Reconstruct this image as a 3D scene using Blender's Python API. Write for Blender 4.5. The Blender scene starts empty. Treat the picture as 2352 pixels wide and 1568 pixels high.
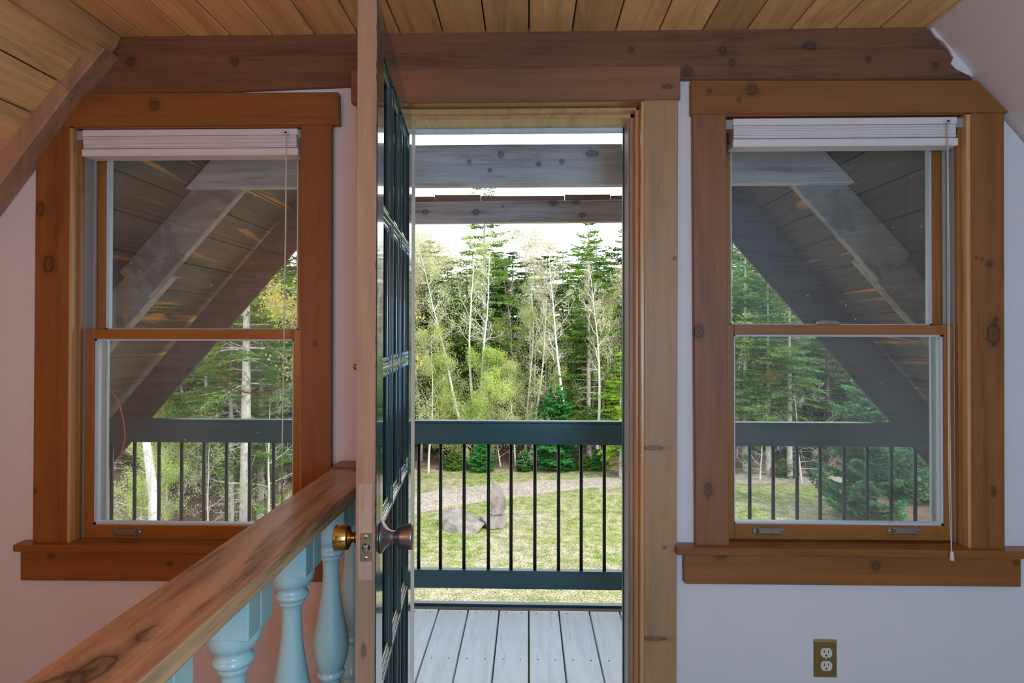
import bpy, bmesh, math, random
from mathutils import Vector, Matrix, noise
S = bpy.context.scene
C = S.collection
PI = math.pi

# ------------------------------------------------------------ camera
F = 1400.0; CX = 1176.0; PY = 784.0 - 33.0
CAMZ = 1.33
YAW, PITCH, ROLL = 0.0271, 0.0085, 0.0016
fwd = Vector((-math.sin(YAW)*math.cos(PITCH), math.cos(YAW)*math.cos(PITCH), math.sin(PITCH)))
r0 = Vector((math.cos(YAW), math.sin(YAW), 0)); u0 = r0.cross(fwd)
RT = r0*math.cos(ROLL) + u0*math.sin(ROLL)
UP = -r0*math.sin(ROLL) + u0*math.cos(ROLL)
cam_data = bpy.data.cameras.new('camera'); cam = bpy.data.objects.new('camera', cam_data); C.objects.link(cam)
cam_data.sensor_width = 36.0; cam_data.lens = F/2352*36
cam_data.shift_y = -33.0/2352
cam_data.clip_start = 0.02; cam_data.clip_end = 500
m = Matrix((RT, UP, -fwd)).transposed().to_4x4(); m.translation = Vector((0, 0, CAMZ)); cam.matrix_world = m
S.camera = cam

def ray(x, y): return fwd*F + RT*(x-CX) - UP*(y-PY)
def W(x, y, Y):
    """point of the vertical plane at distance Y that the photo shows at x, y"""
    d = ray(x, y); t = Y/d.y
    return Vector((d.x*t, Y, CAMZ + d.z*t))
GZ = CAMZ - 4.6
def G(x, y, z=GZ):
    d = ray(x, y); t = (z-CAMZ)/d.z
    return Vector((d.x*t, d.y*t, z))
def AT(x, depth): return W(x, 763, depth).x

# ------------------------------------------------------------ world, sun, lamp and fill lights, exposure
w = bpy.data.worlds.new('world'); S.world = w; w.use_nodes = True
wn = w.node_tree.nodes; wl = w.node_tree.links
bg = wn['Background']; bg.inputs[1].default_value = 2.6
tc = wn.new('ShaderNodeTexCoord'); sx = wn.new('ShaderNodeSeparateXYZ'); wr = wn.new('ShaderNodeValToRGB')
wl.new(tc.outputs['Generated'], sx.inputs[0]); wl.new(sx.outputs[2], wr.inputs[0]); wl.new(wr.outputs[0], bg.inputs[0])
e = wr.color_ramp.elements
e[0].position = 0.0; e[0].color = (0.93, 0.96, 1.0, 1); e[1].position = 1.0; e[1].color = (0.62, 0.78, 1.0, 1)
x = wr.color_ramp.elements.new(0.3); x.color = (0.95, 0.965, 0.98, 1)

def light(name, kind, loc, energy, color, size=0.3, rot=None, sy=None):
    d = bpy.data.lights.new(name, kind); d.energy = energy; d.color = color
    o = bpy.data.objects.new(name, d); C.objects.link(o); o.location = loc
    if kind == 'AREA':
        d.size = size
        if sy: d.shape = 'RECTANGLE'; d.size_y = sy
    elif kind == 'POINT': d.shadow_soft_size = size
    if rot: o.rotation_euler = rot
    return o
sun = light('sun', 'SUN', (8, -10, 20), 3.2, (1.0, 0.95, 0.86))
sun.data.angle = 0.012
sun.rotation_euler = Vector((-0.62, 0.62, -0.95)).to_track_quat('-Z', 'Y').to_euler()
light('stairwell_lamp', 'POINT', (-1.25, -0.25, 1.3), 20, (1.0, 0.39, 0.22), 0.25)
light('window_daylight', 'AREA', (0.6, -1.5, 1.15), 41, (0.27, 0.63, 1.0), .8, (math.radians(84), 0, math.radians(-10)), .9)  # cool fill panel added behind the camera; no window stands there
light('loft_lamp', 'POINT', (0.15, -0.2, 1.45), 12.0, (1.0, 0.80, 0.62), 0.25)  # soft warm fill added to brighten the ceiling, not an actual lamp
S.view_settings.view_transform = 'Standard'; S.view_settings.look = 'None'
S.view_settings.gamma = 1.0; S.view_settings.use_curve_mapping = False
S.view_settings.exposure = 0.0

# ------------------------------------------------------------ materials
def nt(name):
    m_ = bpy.data.materials.new(name); m_.use_nodes = True
    return m_, m_.node_tree.nodes, m_.node_tree.links, m_.node_tree.nodes['Principled BSDF']
def setramp(r, stops):
    el = r.color_ramp.elements
    while len(el) > 1: el.remove(el[-1])
    el[0].position = stops[0][0]; el[0].color = (*stops[0][1], 1)
    for p, c in stops[1:]:
        q = el.new(p); q.color = (*c, 1)
def mixc(n, l, fac, a, b, mode='MIX'):
    x = n.new('ShaderNodeMix'); x.data_type = 'RGBA'; x.blend_type = mode
    if isinstance(fac, (int, float)): x.inputs[0].default_value = fac
    else: l.new(fac, x.inputs[0])
    for s, v in ((6, a), (7, b)):
        if isinstance(v, tuple): x.inputs[s].default_value = (*v, 1)
        else: l.new(v, x.inputs[s])
    return x.outputs[2]
def mth(n, l, op, a, b=None, c=None):
    x = n.new('ShaderNodeMath'); x.operation = op
    for i, v in enumerate((a, b, c)):
        if v is None: continue
        if isinstance(v, (int, float)): x.inputs[i].default_value = v
        else: l.new(v, x.inputs[i])
    return x.outputs[0]
def vm(n, l, op, a, b=None):
    x = n.new('ShaderNodeVectorMath'); x.operation = op
    for i, v in enumerate((a, b)):
        if v is None: continue
        if isinstance(v, (tuple, Vector)): x.inputs[i].default_value = tuple(v)
        else: l.new(v, x.inputs[i])
    return x
def noise_(n, l, vec, scale, detail=4, rough=.55, dist=0.0):
    x = n.new('ShaderNodeTexNoise'); x.inputs['Scale'].default_value = scale
    x.inputs['Detail'].default_value = detail; x.inputs['Roughness'].default_value = rough
    x.inputs['Distortion'].default_value = dist
    l.new(vec, x.inputs['Vector']); return x.outputs['Fac']

def wood(name, base, axis='Z', rough=.45, contrast=.35, knots=(), plank=None, knotd=0.0, bump=.15,
         patches=None, patch_scale=4, streak=None, chips=None, coat=0.0):
    """stained timber; grain runs along axis; knots = list of (centre, (rx, ry, rz))"""
    m_, n, l, b = nt(name)
    geo = n.new('ShaderNodeNewGeometry'); oi = n.new('ShaderNodeObjectInfo')
    cmb = n.new('ShaderNodeCombineXYZ'); r = mth(n, l, 'MULTIPLY', oi.outputs['Random'], 9.0)
    for i in range(3): l.new(r, cmb.inputs[i])
    pos = vm(n, l, 'ADD', geo.outputs['Position'], cmb.outputs[0]).outputs[0]
    if plank:
        ax, wdt, off = plank
        sp = n.new('ShaderNodeSeparateXYZ'); l.new(geo.outputs['Position'], sp.inputs[0])
        k = mth(n, l, 'FLOOR', mth(n, l, 'DIVIDE', mth(n, l, 'SUBTRACT', sp.outputs['XYZ'.index(ax)], off), wdt))
        wh = n.new('ShaderNodeTexWhiteNoise'); wh.noise_dimensions = '1D'; l.new(k, wh.inputs['W'])
        pos = vm(n, l, 'ADD', pos, vm(n, l, 'SCALE', wh.outputs['Color']).outputs[0]).outputs[0]
        pos.node.inputs[1].links[0].from_node.inputs['Scale'].default_value = 5.0
    sc = {'X': (.07, 1, 1), 'Y': (1, .07, 1), 'Z': (1, 1, .07), 'D': (1, 1, 1)}[axis]
    mp = n.new('ShaderNodeMapping'); l.new(pos, mp.inputs[0])
    if axis == 'D':       # grain along a 50 degree slope
        pass
    mp.inputs['Scale'].default_value = sc
    g1 = noise_(n, l, mp.outputs[0], 26, 5, .6, .6)
    g2 = noise_(n, l, mp.outputs[0], 130, 3, .6)
    big = noise_(n, l, pos, 2.3, 2)
    f = mth(n, l, 'ADD', mth(n, l, 'MULTIPLY', g1, .6), mth(n, l, 'MULTIPLY', g2, .25))
    f = mth(n, l, 'ADD', f, mth(n, l, 'MULTIPLY', big, .25))
    rp = n.new('ShaderNodeValToRGB'); l.new(f, rp.inputs[0])
    dk = tuple(c*(1-contrast) for c in base); lt = tuple(min(1, c*(1+contrast*.6)) for c in base)
    setramp(rp, [(.40, dk), (.53, base), (.66, lt)])
    col = rp.outputs[0]
    if plank:
        v = mth(n, l, 'MULTIPLY_ADD', wh.outputs['Value'], .5, .74)
        vc = n.new('ShaderNodeCombineXYZ')
        for i in range(3): l.new(v, vc.inputs[i])
        col = mixc(n, l, 1.0, col, vc.outputs[0], 'MULTIPLY')
    if knotd:
        vo = n.new('ShaderNodeTexVoronoi'); vo.inputs['Scale'].default_value = knotd
        m2 = n.new('ShaderNodeMapping'); l.new(pos, m2.inputs[0])
        m2.inputs['Scale'].default_value = tuple(.45 if s < 1 else 1 for s in sc)
        wv = noise_(n, l, pos, 30, 2)
        l.new(m2.outputs[0], vo.inputs['Vector'])
        kk = n.new('ShaderNodeMapRange'); kk.inputs[1].default_value = .085; kk.inputs[2].default_value = .03
        l.new(mth(n, l, 'ADD', vo.outputs['Distance'], mth(n, l, 'MULTIPLY_ADD', wv, .06, -.03)), kk.inputs[0])
        col = mixc(n, l, mth(n, l, 'MULTIPLY', kk.outputs[0], .8), col, tuple(c*.16 for c in base))
    for c0, rr in knots:
        d = vm(n, l, 'SUBTRACT', geo.outputs['Position'], c0)
        nn = noise_(n, l, geo.outputs['Position'], 60, 2)
        ln = vm(n, l, 'LENGTH', vm(n, l, 'DIVIDE', d.outputs[0], rr).outputs[0]).outputs['Value']
        ln = mth(n, l, 'ADD', ln, mth(n, l, 'MULTIPLY_ADD', nn, .8, -.4))
        kr = n.new('ShaderNodeValToRGB'); l.new(mth(n, l, 'MULTIPLY', ln, .4), kr.inputs[0])
        setramp(kr, [(0, (.8,)*3), (.14, (.45,)*3), (.28, (.5,)*3), (.36, (.92,)*3), (.42, (.45,)*3), (.52, (.22,)*3), (.85, (0,)*3)])
        col = mixc(n, l, kr.outputs[0], col, tuple(c*.13 for c in base))
    if patches:
        pn = noise_(n, l, mp.outputs[0] if streak else pos, patch_scale, 5, .62, .5)
        pr = n.new('ShaderNodeMapRange'); pr.inputs[1].default_value = patches[1]; pr.inputs[2].default_value = patches[1]+.07
        l.new(pn, pr.inputs[0]); col = mixc(n, l, pr.outputs[0], col, patches[0])
    if chips:             # bare chips or paint flecks
        cn = noise_(n, l, pos, chips[2], 6, .7, .3)
        cr = n.new('ShaderNodeMapRange'); cr.inputs[1].default_value = chips[1]; cr.inputs[2].default_value = chips[1]+.02
        l.new(cn, cr.inputs[0]); col = mixc(n, l, cr.outputs[0], col, chips[0])
    l.new(col, b.inputs['Base Color']); b.inputs['Roughness'].default_value = rough
    b.inputs['Coat Weight'].default_value = coat; b.inputs['Coat Roughness'].default_value = .25
    bp = n.new('ShaderNodeBump'); bp.inputs['Strength'].default_value = bump; bp.inputs['Distance'].default_value = .004
    l.new(f, bp.inputs['Height']); l.new(bp.outputs[0], b.inputs['Normal'])
    return m_

def plain(name, col, rough=.5, metal=0.0, var=.08, scale=6, bump=0.0, coat=0.0, bscale=60):
    m_, n, l, b = nt(name)
    geo = n.new('ShaderNodeNewGeometry')
    f = noise_(n, l, geo.outputs['Position'], scale, 4)
    rp = n.new('ShaderNodeValToRGB'); l.new(f, rp.inputs[0])
    setramp(rp, [(.3, tuple(c*(1-var) for c in col)), (.7, tuple(min(1, c*(1+var)) for c in col))])
    l.new(rp.outputs[0], b.inputs['Base Color']); b.inputs['Roughness'].default_value = rough
    b.inputs['Metallic'].default_value = metal; b.inputs['Coat Weight'].default_value = coat
    if bump:
        bp = n.new('ShaderNodeBump'); bp.inputs['Strength'].default_value = bump; bp.inputs['Distance'].default_value = .003
        l.new(noise_(n, l, geo.outputs['Position'], bscale, 4), bp.inputs['Height']); l.new(bp.outputs[0], b.inputs['Normal'])
    return m_

def glass(name, haze=.03, specks=True, tint=(.93, .96, .96), refl=1.0):
    m_ = bpy.data.materials.new(name); m_.use_nodes = True
    n = m_.node_tree.nodes; l = m_.node_tree.links; n.clear()
    out = n.new('ShaderNodeOutputMaterial'); tr = n.new('ShaderNodeBsdfTransparent'); tr.inputs[0].default_value = (*tint, 1)
    gl = n.new('ShaderNodeBsdfGlossy'); gl.inputs['Roughness'].default_value = .0
    fr = n.new('ShaderNodeFresnel'); fr.inputs[0].default_value = 1.5
    mx = n.new('ShaderNodeMixShader'); l.new(mth(n, l, 'MULTIPLY', fr.outputs[0], refl), mx.inputs[0]); l.new(tr.outputs[0], mx.inputs[1]); l.new(gl.outputs[0], mx.inputs[2])
    df = n.new('ShaderNodeBsdfDiffuse'); df.inputs[0].default_value = (.8, .82, .84, 1)
    tl = n.new('ShaderNodeBsdfTranslucent'); tl.inputs[0].default_value = (.8, .82, .84, 1)
    dt = n.new('ShaderNodeMixShader'); l.new(df.outputs[0], dt.inputs[1]); l.new(tl.outputs[0], dt.inputs[2])
    m2 = n.new('ShaderNodeMixShader'); l.new(mx.outputs[0], m2.inputs[1]); l.new(dt.outputs[0], m2.inputs[2])
    geo = n.new('ShaderNodeNewGeometry')
    hz = mth(n, l, 'MULTIPLY', noise_(n, l, geo.outputs['Position'], 3.5, 4), haze*2)
    if specks:
        vo = n.new('ShaderNodeTexVoronoi'); vo.inputs['Scale'].default_value = 34; l.new(geo.outputs['Position'], vo.inputs['Vector'])
        sp = n.new('ShaderNodeSeparateColor'); l.new(vo.outputs['Color'], sp.inputs[0])
        rad = mth(n, l, 'MULTIPLY', mth(n, l, 'POWER', sp.outputs[0], 4.0), .085)
        pm = mth(n, l, 'GREATER_THAN', noise_(n, l, geo.outputs['Position'], 4, 2), .5)
        hit = mth(n, l, 'MULTIPLY', mth(n, l, 'LESS_THAN', vo.outputs['Distance'], rad), pm)
        hz = mth(n, l, 'MAXIMUM', hz, mth(n, l, 'MULTIPLY', hit, .8))
    l.new(hz, m2.inputs[0]); l.new(m2.outputs[0], out.inputs[0])
    return m_

def leafmat(name, a, b_, trans=.35, scale=.8):
    m_ = bpy.data.materials.new(name); m_.use_nodes = True
    n = m_.node_tree.nodes; l = m_.node_tree.links; n.clear()
    out = n.new('ShaderNodeOutputMaterial'); geo = n.new('ShaderNodeNewGeometry')
    f = mth(n, l, 'ADD', mth(n, l, 'MULTIPLY', noise_(n, l, geo.outputs['Position'], scale, 3), .6),
            mth(n, l, 'MULTIPLY', noise_(n, l, geo.outputs['Position'], 14, 2), .4))
    rp = n.new('ShaderNodeValToRGB'); l.new(f, rp.inputs[0]); setramp(rp, [(.36, a), (.64, b_)])
    df = n.new('ShaderNodeBsdfDiffuse'); tl = n.new('ShaderNodeBsdfTranslucent')
    l.new(rp.outputs[0], df.inputs[0]); l.new(rp.outputs[0], tl.inputs[0])
    mx = n.new('ShaderNodeMixShader'); mx.inputs[0].default_value = trans
    l.new(df.outputs[0], mx.inputs[1]); l.new(tl.outputs[0], mx.inputs[2]); l.new(mx.outputs[0], out.inputs[0])
    return m_

YW = 1.87          # room face of the end wall
YC = 1.848         # front of the casings
YB = 1.860         # front of the beam
def K(x, y, Y, r=.012, el=1.0, ax='X'):
    p = W(x, y, Y)
    return (p, (r*(el if ax == 'X' else 1), .06, r*(el if ax == 'Z' else 1)))
PINE = (.26, .095, .018)
M = {}
M['pine_x'] = wood('pine_x', PINE, 'X', .38, .30, knotd=1.7, coat=.15)
M['pine_z'] = wood('pine_z', PINE, 'Z', .38, .30, knotd=1.7, coat=.15)
M['pine_y'] = wood('pine_y', (.62, .36, .15), 'Y', .38, .28, coat=.15)
M['pine_jamb'] = wood('pine_jamb', (.60, .34, .13), 'Z', .3, .25, knotd=2, coat=.4)
M['sash'] = wood('sash_pine', (.32, .125, .022), 'X', .32, .22, coat=.3)
M['sash_z'] = wood('sash_pine_z', (.32, .125, .022), 'Z', .32, .22, coat=.3)
M['head_left'] = wood('head_left', PINE, 'X', .5, .26, knots=[K(356, 242, YC, .014), K(122, 274, YC, .011)], coat=.03)
M['head_right'] = wood('head_right', PINE, 'X', .5, .26, knots=[K(1725, 207, YC, .016), K(1696, 229, YC, .006), K(1628, 210, YC, .007)], coat=.03)
M['head_door'] = wood('head_door', (.27, .115, .055), 'X', .5, .2, knots=[K(1532, 201, YC, .007, 2)], coat=.03)
M['cas_left'] = wood('cas_left', PINE, 'Z', .5, .3, knots=[K(93, 480, YC, .011, 1.8, 'Z'), K(112, 607, YC, .016, 1.6, 'Z'), K(78, 1128, YC, .009)], coat=.03)
M['cas_left_r'] = wood('cas_left_r', (.24, .082, .022), 'Z', .5, .2, knots=[K(724, 788, YC, .007)], coat=.03)
M['cas_right'] = wood('cas_right', PINE, 'Z', .5, .3, knots=[K(2282, 768, YC, .019, 1.7, 'Z'), K(2287, 733, YC, .006), K(2272, 606, YC, .009), K(2281, 1123, YC, .007), K(2283, 1134, YC, .007), K(2256, 595, YC, .004), K(2243, 591, YC, .004)], coat=.03)
M['cas_right_l'] = wood('cas_right_l', (.25, .10, .035), 'Z', .5, .3, knots=[K(1604, 762, YC, .014, 1.5, 'Z'), K(1627, 1125, YC, .011, 1.8, 'Z')], coat=.03)
M['cas_door'] = wood('cas_door', (.40, .24, .11), 'Z', .5, .2, knots=[K(1527, 1256, YC, .005), K(1549, 593, YC, .005), K(1500, 1028, YC, .006, 5), K(1500, 1466, YC, .006, 6)], coat=.03)
M['apron'] = wood('apron', PINE, 'X', .5, .28, knots=[K(2012, 1299, YC, .012), K(2334, 1292, YC, .007), K(1656, 1275, YC, .010, 1.6), K(1764, 1264, YC, .008), K(118, 1277, YC, .007, 1.5), K(390, 1295, YC, .006, 1.5)], coat=.03)
M['beam'] = wood('beam', (.17, .075, .035), 'X', .6, .5, bump=.6,
    knots=[K(300, 142, YB, .014), K(540, 141, YB, .011), K(1578, 165, YB, .014), K(1660, 116, YB, .011), K(1682, 143, YB, .009), K(1860, 105, YB, .012, 1.5), K(1995, 135, YB, .008), K(2149, 150, YB, .009), K(1448, 113, YB, .008), K(500, 60, YB, .01)],
    chips=((.75, .72, .68), .72, 22))
M['beam_weather'] = wood('beam_weather', (.60, .54, .55), 'X', .85, .38, bump=.7, knotd=3.2,
    patches=((.36, .29, .29), .54), patch_scale=9, streak=True, chips=((.85, .82, .80), .70, 34),
    knots=[K(1150, 355, 2.505, .012), K(1078, 371, 2.505, .008), K(1125, 391, 2.505, .007), K(1237, 377, 2.505, .010), K(1290, 371, 2.505, .009), K(1360, 352, 2.505, .012, 1.8)])
M['beam_weather2'] = wood('beam_weather2', (.58, .49, .48), 'X', .85, .5, bump=.7, knots=[K(1093, 487, 3.42, .014, 1.3), K(977, 487, 3.42, .012, 1.3), K(1270, 466, 3.42, .015, 1.3), K(1322, 464, 3.42, .012, 1.4), K(1338, 494, 3.42, .011, 1.3), K(1155, 474, 3.42, .006)])
M['cap_strip'] = wood('cap_strip', (.42, .25, .20), 'X', .8, .3)
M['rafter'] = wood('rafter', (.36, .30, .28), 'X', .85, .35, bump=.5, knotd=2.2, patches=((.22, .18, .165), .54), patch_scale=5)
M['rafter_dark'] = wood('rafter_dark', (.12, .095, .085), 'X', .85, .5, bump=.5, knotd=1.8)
M['roof_board'] = wood('roof_board', (.10, .070, .060), 'Y', .8, .6, bump=.5, patches=((.62, .24, .07), .585), patch_scale=11, streak=True)
M['ceil'] = wood('ceiling_pine', (.80, .50, .20), 'Y', .42, .32, plank=('X', .1325, 0.0), knotd=2.1, bump=.25, coat=.2)
M['slope'] = wood('slope_pine', (.80, .50, .20), 'Y', .42, .35, knotd=2.4, bump=.25, coat=.15)
M['trim_light'] = wood('trim_light', (.42, .24, .14), 'Z', .5, .3, knotd=2)
M['edge'] = wood('door_edge', (.37, .22, .13), 'Z', .6, .3, knotd=2.6, bump=.4,
    knots=[(Vector((-.325, 1.21, .70)), (.004, .05, .012))], chips=((.06, .05, .045), .735, 30))
M['edge_pale'] = wood('door_edge_pale', (.44, .31, .22), 'Z', .7, .35, bump=.4)
M['handrail'] = wood('handrail', (.46, .28, .18), 'Y', .42, .7, bump=.4, coat=.2, patches=((.62, .42, .28), .58), patch_scale=9, streak=True,
    knots=[(Vector((-.530, .66, .93)), (.028, .05, .03)), (Vector((-.515, .71, .93)), (.018, .035, .03)), (Vector((-.50, .80, .93)), (.018, .022, .03)), (Vector((-.50, 1.75, .93)), (.008, .015, .03))])
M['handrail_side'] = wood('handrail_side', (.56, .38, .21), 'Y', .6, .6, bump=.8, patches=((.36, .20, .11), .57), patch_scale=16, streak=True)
M['floor'] = wood('floor_pine', (.45, .25, .12), 'Y', .4, .3, plank=('X', .14, 0))
M['wall'] = plain('wall_paint', (.74, .72, .72), .6, var=.015, bump=.06, bscale=250)
M['green'] = plain('green_gloss_paint', (.022, .058, .060), .16, var=.15, coat=.7)
M['green_rail'] = wood('green_rail', (.022, .075, .085), 'X', .35, .3, bump=.35, coat=.2)
M['black_metal'] = plain('black_metal', (.012, .014, .016), .35, .3, var=.1)
M['deckpaint'] = wood('deck_paint', (.74, .80, .84), 'Y', .5, .13, bump=.7, patches=((.44, .49, .53), .64), patch_scale=34, streak=True, chips=((.12, .13, .13), .76, 24))
M['dark_wood'] = plain('dark_wood', (.07, .05, .05), .7, var=.3)
M['dark'] = plain('dark_gap', (.012, .010, .008), .9)
M['aqua'] = plain('aqua_paint', (.40, .69, .71), .28, var=.05, scale=9, bump=.25, coat=.35, bscale=35)
M['brass'] = plain('brass', (.68, .50, .18), .14, 1.0, var=.1)
M['old_brass'] = plain('old_brass', (.45, .38, .24), .35, 1.0, var=.25, scale=60)
M['pewter'] = plain('pewter', (.30, .26, .26), .33, .9, var=.08)
M['steel'] = plain('steel', (.62, .62, .64), .25, 1.0)
M['lift'] = plain('sash_lift_bronze', (.34, .30, .24), .4, .7, var=.15, scale=40)
M['vinyl'] = plain('vinyl_white', (.62, .66, .72), .4, var=.03)
M['liner'] = plain('jamb_liner', (.34, .33, .32), .5, var=.05)
M['blind'] = plain('blind_fauxwood', (.78, .74, .72), .45, var=.04, scale=20)
M['cord'] = plain('cord_white', (.75, .72, .66), .7)
M['red_cord'] = plain('cord_red', (.75, .07, .02), .4)
M['plate'] = plain('plate_brass', (.40, .42, .20), .28, 1.0, var=.06)
M['ivory'] = plain('ivory', (.70, .66, .60), .4, var=.03)
M['glass'] = glass('window_glass')
M['glass_low'] = glass('window_glass_low', .055)
M['glass_door'] = glass('door_glass', .01, False, refl=1.0)
M['bark_birch'] = plain('bark_birch', (.76, .73, .70), .8, var=.2, scale=9, bump=.5)
M['bark_grey'] = plain('bark_grey', (.46, .42, .39), .9, var=.35, scale=9, bump=.6)
M['bark_dark'] = plain('bark_dark', (.16, .12, .10), .9, var=.35, scale=9, bump=.6)
M['twig'] = plain('twig_pale', (.62, .57, .50), .9, var=.2, scale=3)
M['spruce'] = leafmat('spruce_needles', (.05, .13, .03), (.22, .36, .06))
M['spruce_d'] = leafmat('spruce_needles_dark', (.03, .085, .022), (.12, .24, .045))
M['fir'] = leafmat('fir_needles', (.03, .16, .05), (.10, .36, .08))
M['bright'] = leafmat('bright_needles', (.14, .30, .03), (.34, .52, .05))
M['cedar'] = leafmat('cedar_leaf', (.34, .48, .10), (.66, .74, .24))
M['bud'] = leafmat('bud_leaf', (.42, .38, .18), (.72, .66, .36))
M['budg'] = leafmat('bud_leaf_green', (.38, .46, .12), (.66, .72, .26))
M['maple'] = leafmat('maple_bud', (.58, .30, .10), (.42, .56, .12), scale=3)
M['pine'] = leafmat('white_pine', (.06, .17, .08), (.17, .34, .15))
M['lichen'] = leafmat('dead_cluster', (.30, .17, .04), (.50, .33, .09))

def ground_mat(name, cols, scales, bump=.6, thr=None):
    m_, n, l, b = nt(name); geo = n.new('ShaderNodeNewGeometry'); P = geo.outputs['Position']
    f1 = noise_(n, l, P, scales[0], 5, .65, .3); f2 = noise_(n, l, P, scales[1], 5, .7); f3 = noise_(n, l, P, scales[2], 3, .6)
    r1 = n.new('ShaderNodeValToRGB'); l.new(f1, r1.inputs[0]); setramp(r1, cols[0])
    r2 = n.new('ShaderNodeValToRGB'); l.new(f2, r2.inputs[0]); setramp(r2, cols[1])
    c = mixc(n, l, .55, r1.outputs[0], r2.outputs[0])
    r3 = n.new('ShaderNodeValToRGB'); l.new(f3, r3.inputs[0]); setramp(r3, [(.38, (.40,)*3), (.62, (1.25,)*3)])
    c = mixc(n, l, 1.0, c, r3.outputs[0], 'MULTIPLY')
    l.new(c, b.inputs['Base Color']); b.inputs['Roughness'].default_value = .95; b.inputs['Specular IOR Level'].default_value = .1
    bp = n.new('ShaderNodeBump'); bp.inputs['Strength'].default_value = bump; bp.inputs['Distance'].default_value = .05
    l.new(f3, bp.inputs['Height']); l.new(bp.outputs[0], b.inputs['Normal'])
    return m_
M['lawn'] = ground_mat('lawn', ([(.40, (.19, .30, .05)), (.46, (.33, .36, .11)), (.51, (.44, .39, .23)), (.57, (.54, .45, .34))],
                                [(.38, (.12, .20, .03)), (.45, (.30, .36, .08)), (.52, (.44, .40, .18)), (.60, (.66, .57, .40))]), (.33, 4.5, 30), 1.0)
M['track'] = ground_mat('track', ([(.42, (.42, .34, .27)), (.58, (.56, .48, .40))], [(.4, (.34, .27, .20)), (.6, (.54, .47, .40))]), (.8, 7, 40), .4)
M['litter'] = ground_mat('litter', ([(.35, (.20, .12, .09)), (.62, (.36, .25, .20))], [(.3, (.12, .07, .05)), (.55, (.34, .22, .17)), (.7, (.16, .20, .06))]), (.9, 6, 30), 1.0)
M['rock'] = plain('rock', (.22, .19, .165), .9, var=.38, scale=5, bump=1.0, bscale=16)

# ------------------------------------------------------------ mesh helpers
def obj(name, bm, mat, parent=None, smooth=False, bevel=0.0, seg=1, weld=False):
    me = bpy.data.meshes.new(name)
    if isinstance(bm, tuple): me.from_pydata(bm[0], [], bm[1])
    else:
        bmesh.ops.recalc_face_normals(bm, faces=bm.faces[:])
        bm.to_mesh(me); bm.free()
    mats = mat if isinstance(mat, list) else [mat]
    for q in mats: me.materials.append(M[q])
    if smooth:
        for p in me.polygons: p.use_smooth = True
    o = bpy.data.objects.new(name, me); C.objects.link(o)
    if parent:
        o.parent = parent
        pl = Vector((0, 0, 0)); q = parent
        inv = q.matrix_basis.copy(); q2 = q.parent
        while q2: inv = q2.matrix_basis @ inv; q2 = q2.parent
        me.transform(inv.inverted())
    if bevel:
        b = o.modifiers.new('bevel', 'BEVEL'); b.width = bevel; b.segments = seg; b.limit_method = 'ANGLE'; b.angle_limit = .6
        if seg > 1:
            for p in me.polygons: p.use_smooth = True
            o.modifiers.new('wn', 'WEIGHTED_NORMAL')
    return o
def thing(name, label=None, cat=None, loc=(0, 0, 0), group=None, kind=None):
    o = bpy.data.objects.new(name, None); C.objects.link(o); o.location = loc
    o.empty_display_size = .05
    return tag(o, label, cat, group, kind)
def tag(o, label=None, cat=None, group=None, kind=None):
    if label: o['label'] = label
    if cat: o['category'] = cat
    if group: o['group'] = group
    if kind: o['kind'] = kind
    return o
def B(bm, x0, x1, y0, y1, z0, z1, rot=None, about=None):
    vs = [bm.verts.new((x, y, z)) for z in (z0, z1) for y in (y0, y1) for x in (x0, x1)]
    for f in ((0, 2, 3, 1), (4, 5, 7, 6), (0, 1, 5, 4), (2, 6, 7, 3), (0, 4, 6, 2), (1, 3, 7, 5)):
        bm.faces.new([vs[i] for i in f])
    if rot is not None:
        a = about or Vector((0, 0, 0))
        for v in vs: v.co = a + rot @ (v.co - a)
    return vs
def box(*a, **k):
    bm = bmesh.new(); B(bm, *a, **k); return bm
def EX(bm, pts, y0, y1):
    """polygon in X,Z extruded from y0 to y1"""
    a = [bm.verts.new((p[0], y0, p[-1])) for p in pts]; b = [bm.verts.new((p[0], y1, p[-1])) for p in pts]
    bm.faces.new(a); bm.faces.new(b[::-1])
    k = len(pts)
    for i in range(k): bm.faces.new((a[i], b[i], b[(i+1) % k], a[(i+1) % k]))
def PX(pix, Y0, Y1):
    """photo outline on plane Y0, thickness to Y1"""
    bm = bmesh.new(); EX(bm, [W(x, y, Y0) for x, y in pix], Y0, Y1); return bm
def TUBE(bm, pts, rad, n=8, cap=True):
    rings = []
    pts = [Vector(p) for p in pts]
    for i, p in enumerate(pts):
        t = (pts[min(i+1, len(pts)-1)] - pts[max(i-1, 0)]).normalized()
        a = t.orthogonal().normalized() if i == 0 else (rings_a - t*rings_a.dot(t)).normalized()
        rings_a = a
        b = t.cross(a); r = rad[i] if isinstance(rad, (list, tuple)) else rad
        rings.append([bm.verts.new(p + (a*math.cos(2*PI*k/n) + b*math.sin(2*PI*k/n))*r) for k in range(n)])
    for i in range(len(rings)-1):
        for k in range(n): bm.faces.new((rings[i][k], rings[i][(k+1) % n], rings[i+1][(k+1) % n], rings[i+1][k]))
    if cap: bm.faces.new(rings[0][::-1]); bm.faces.new(rings[-1])
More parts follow.
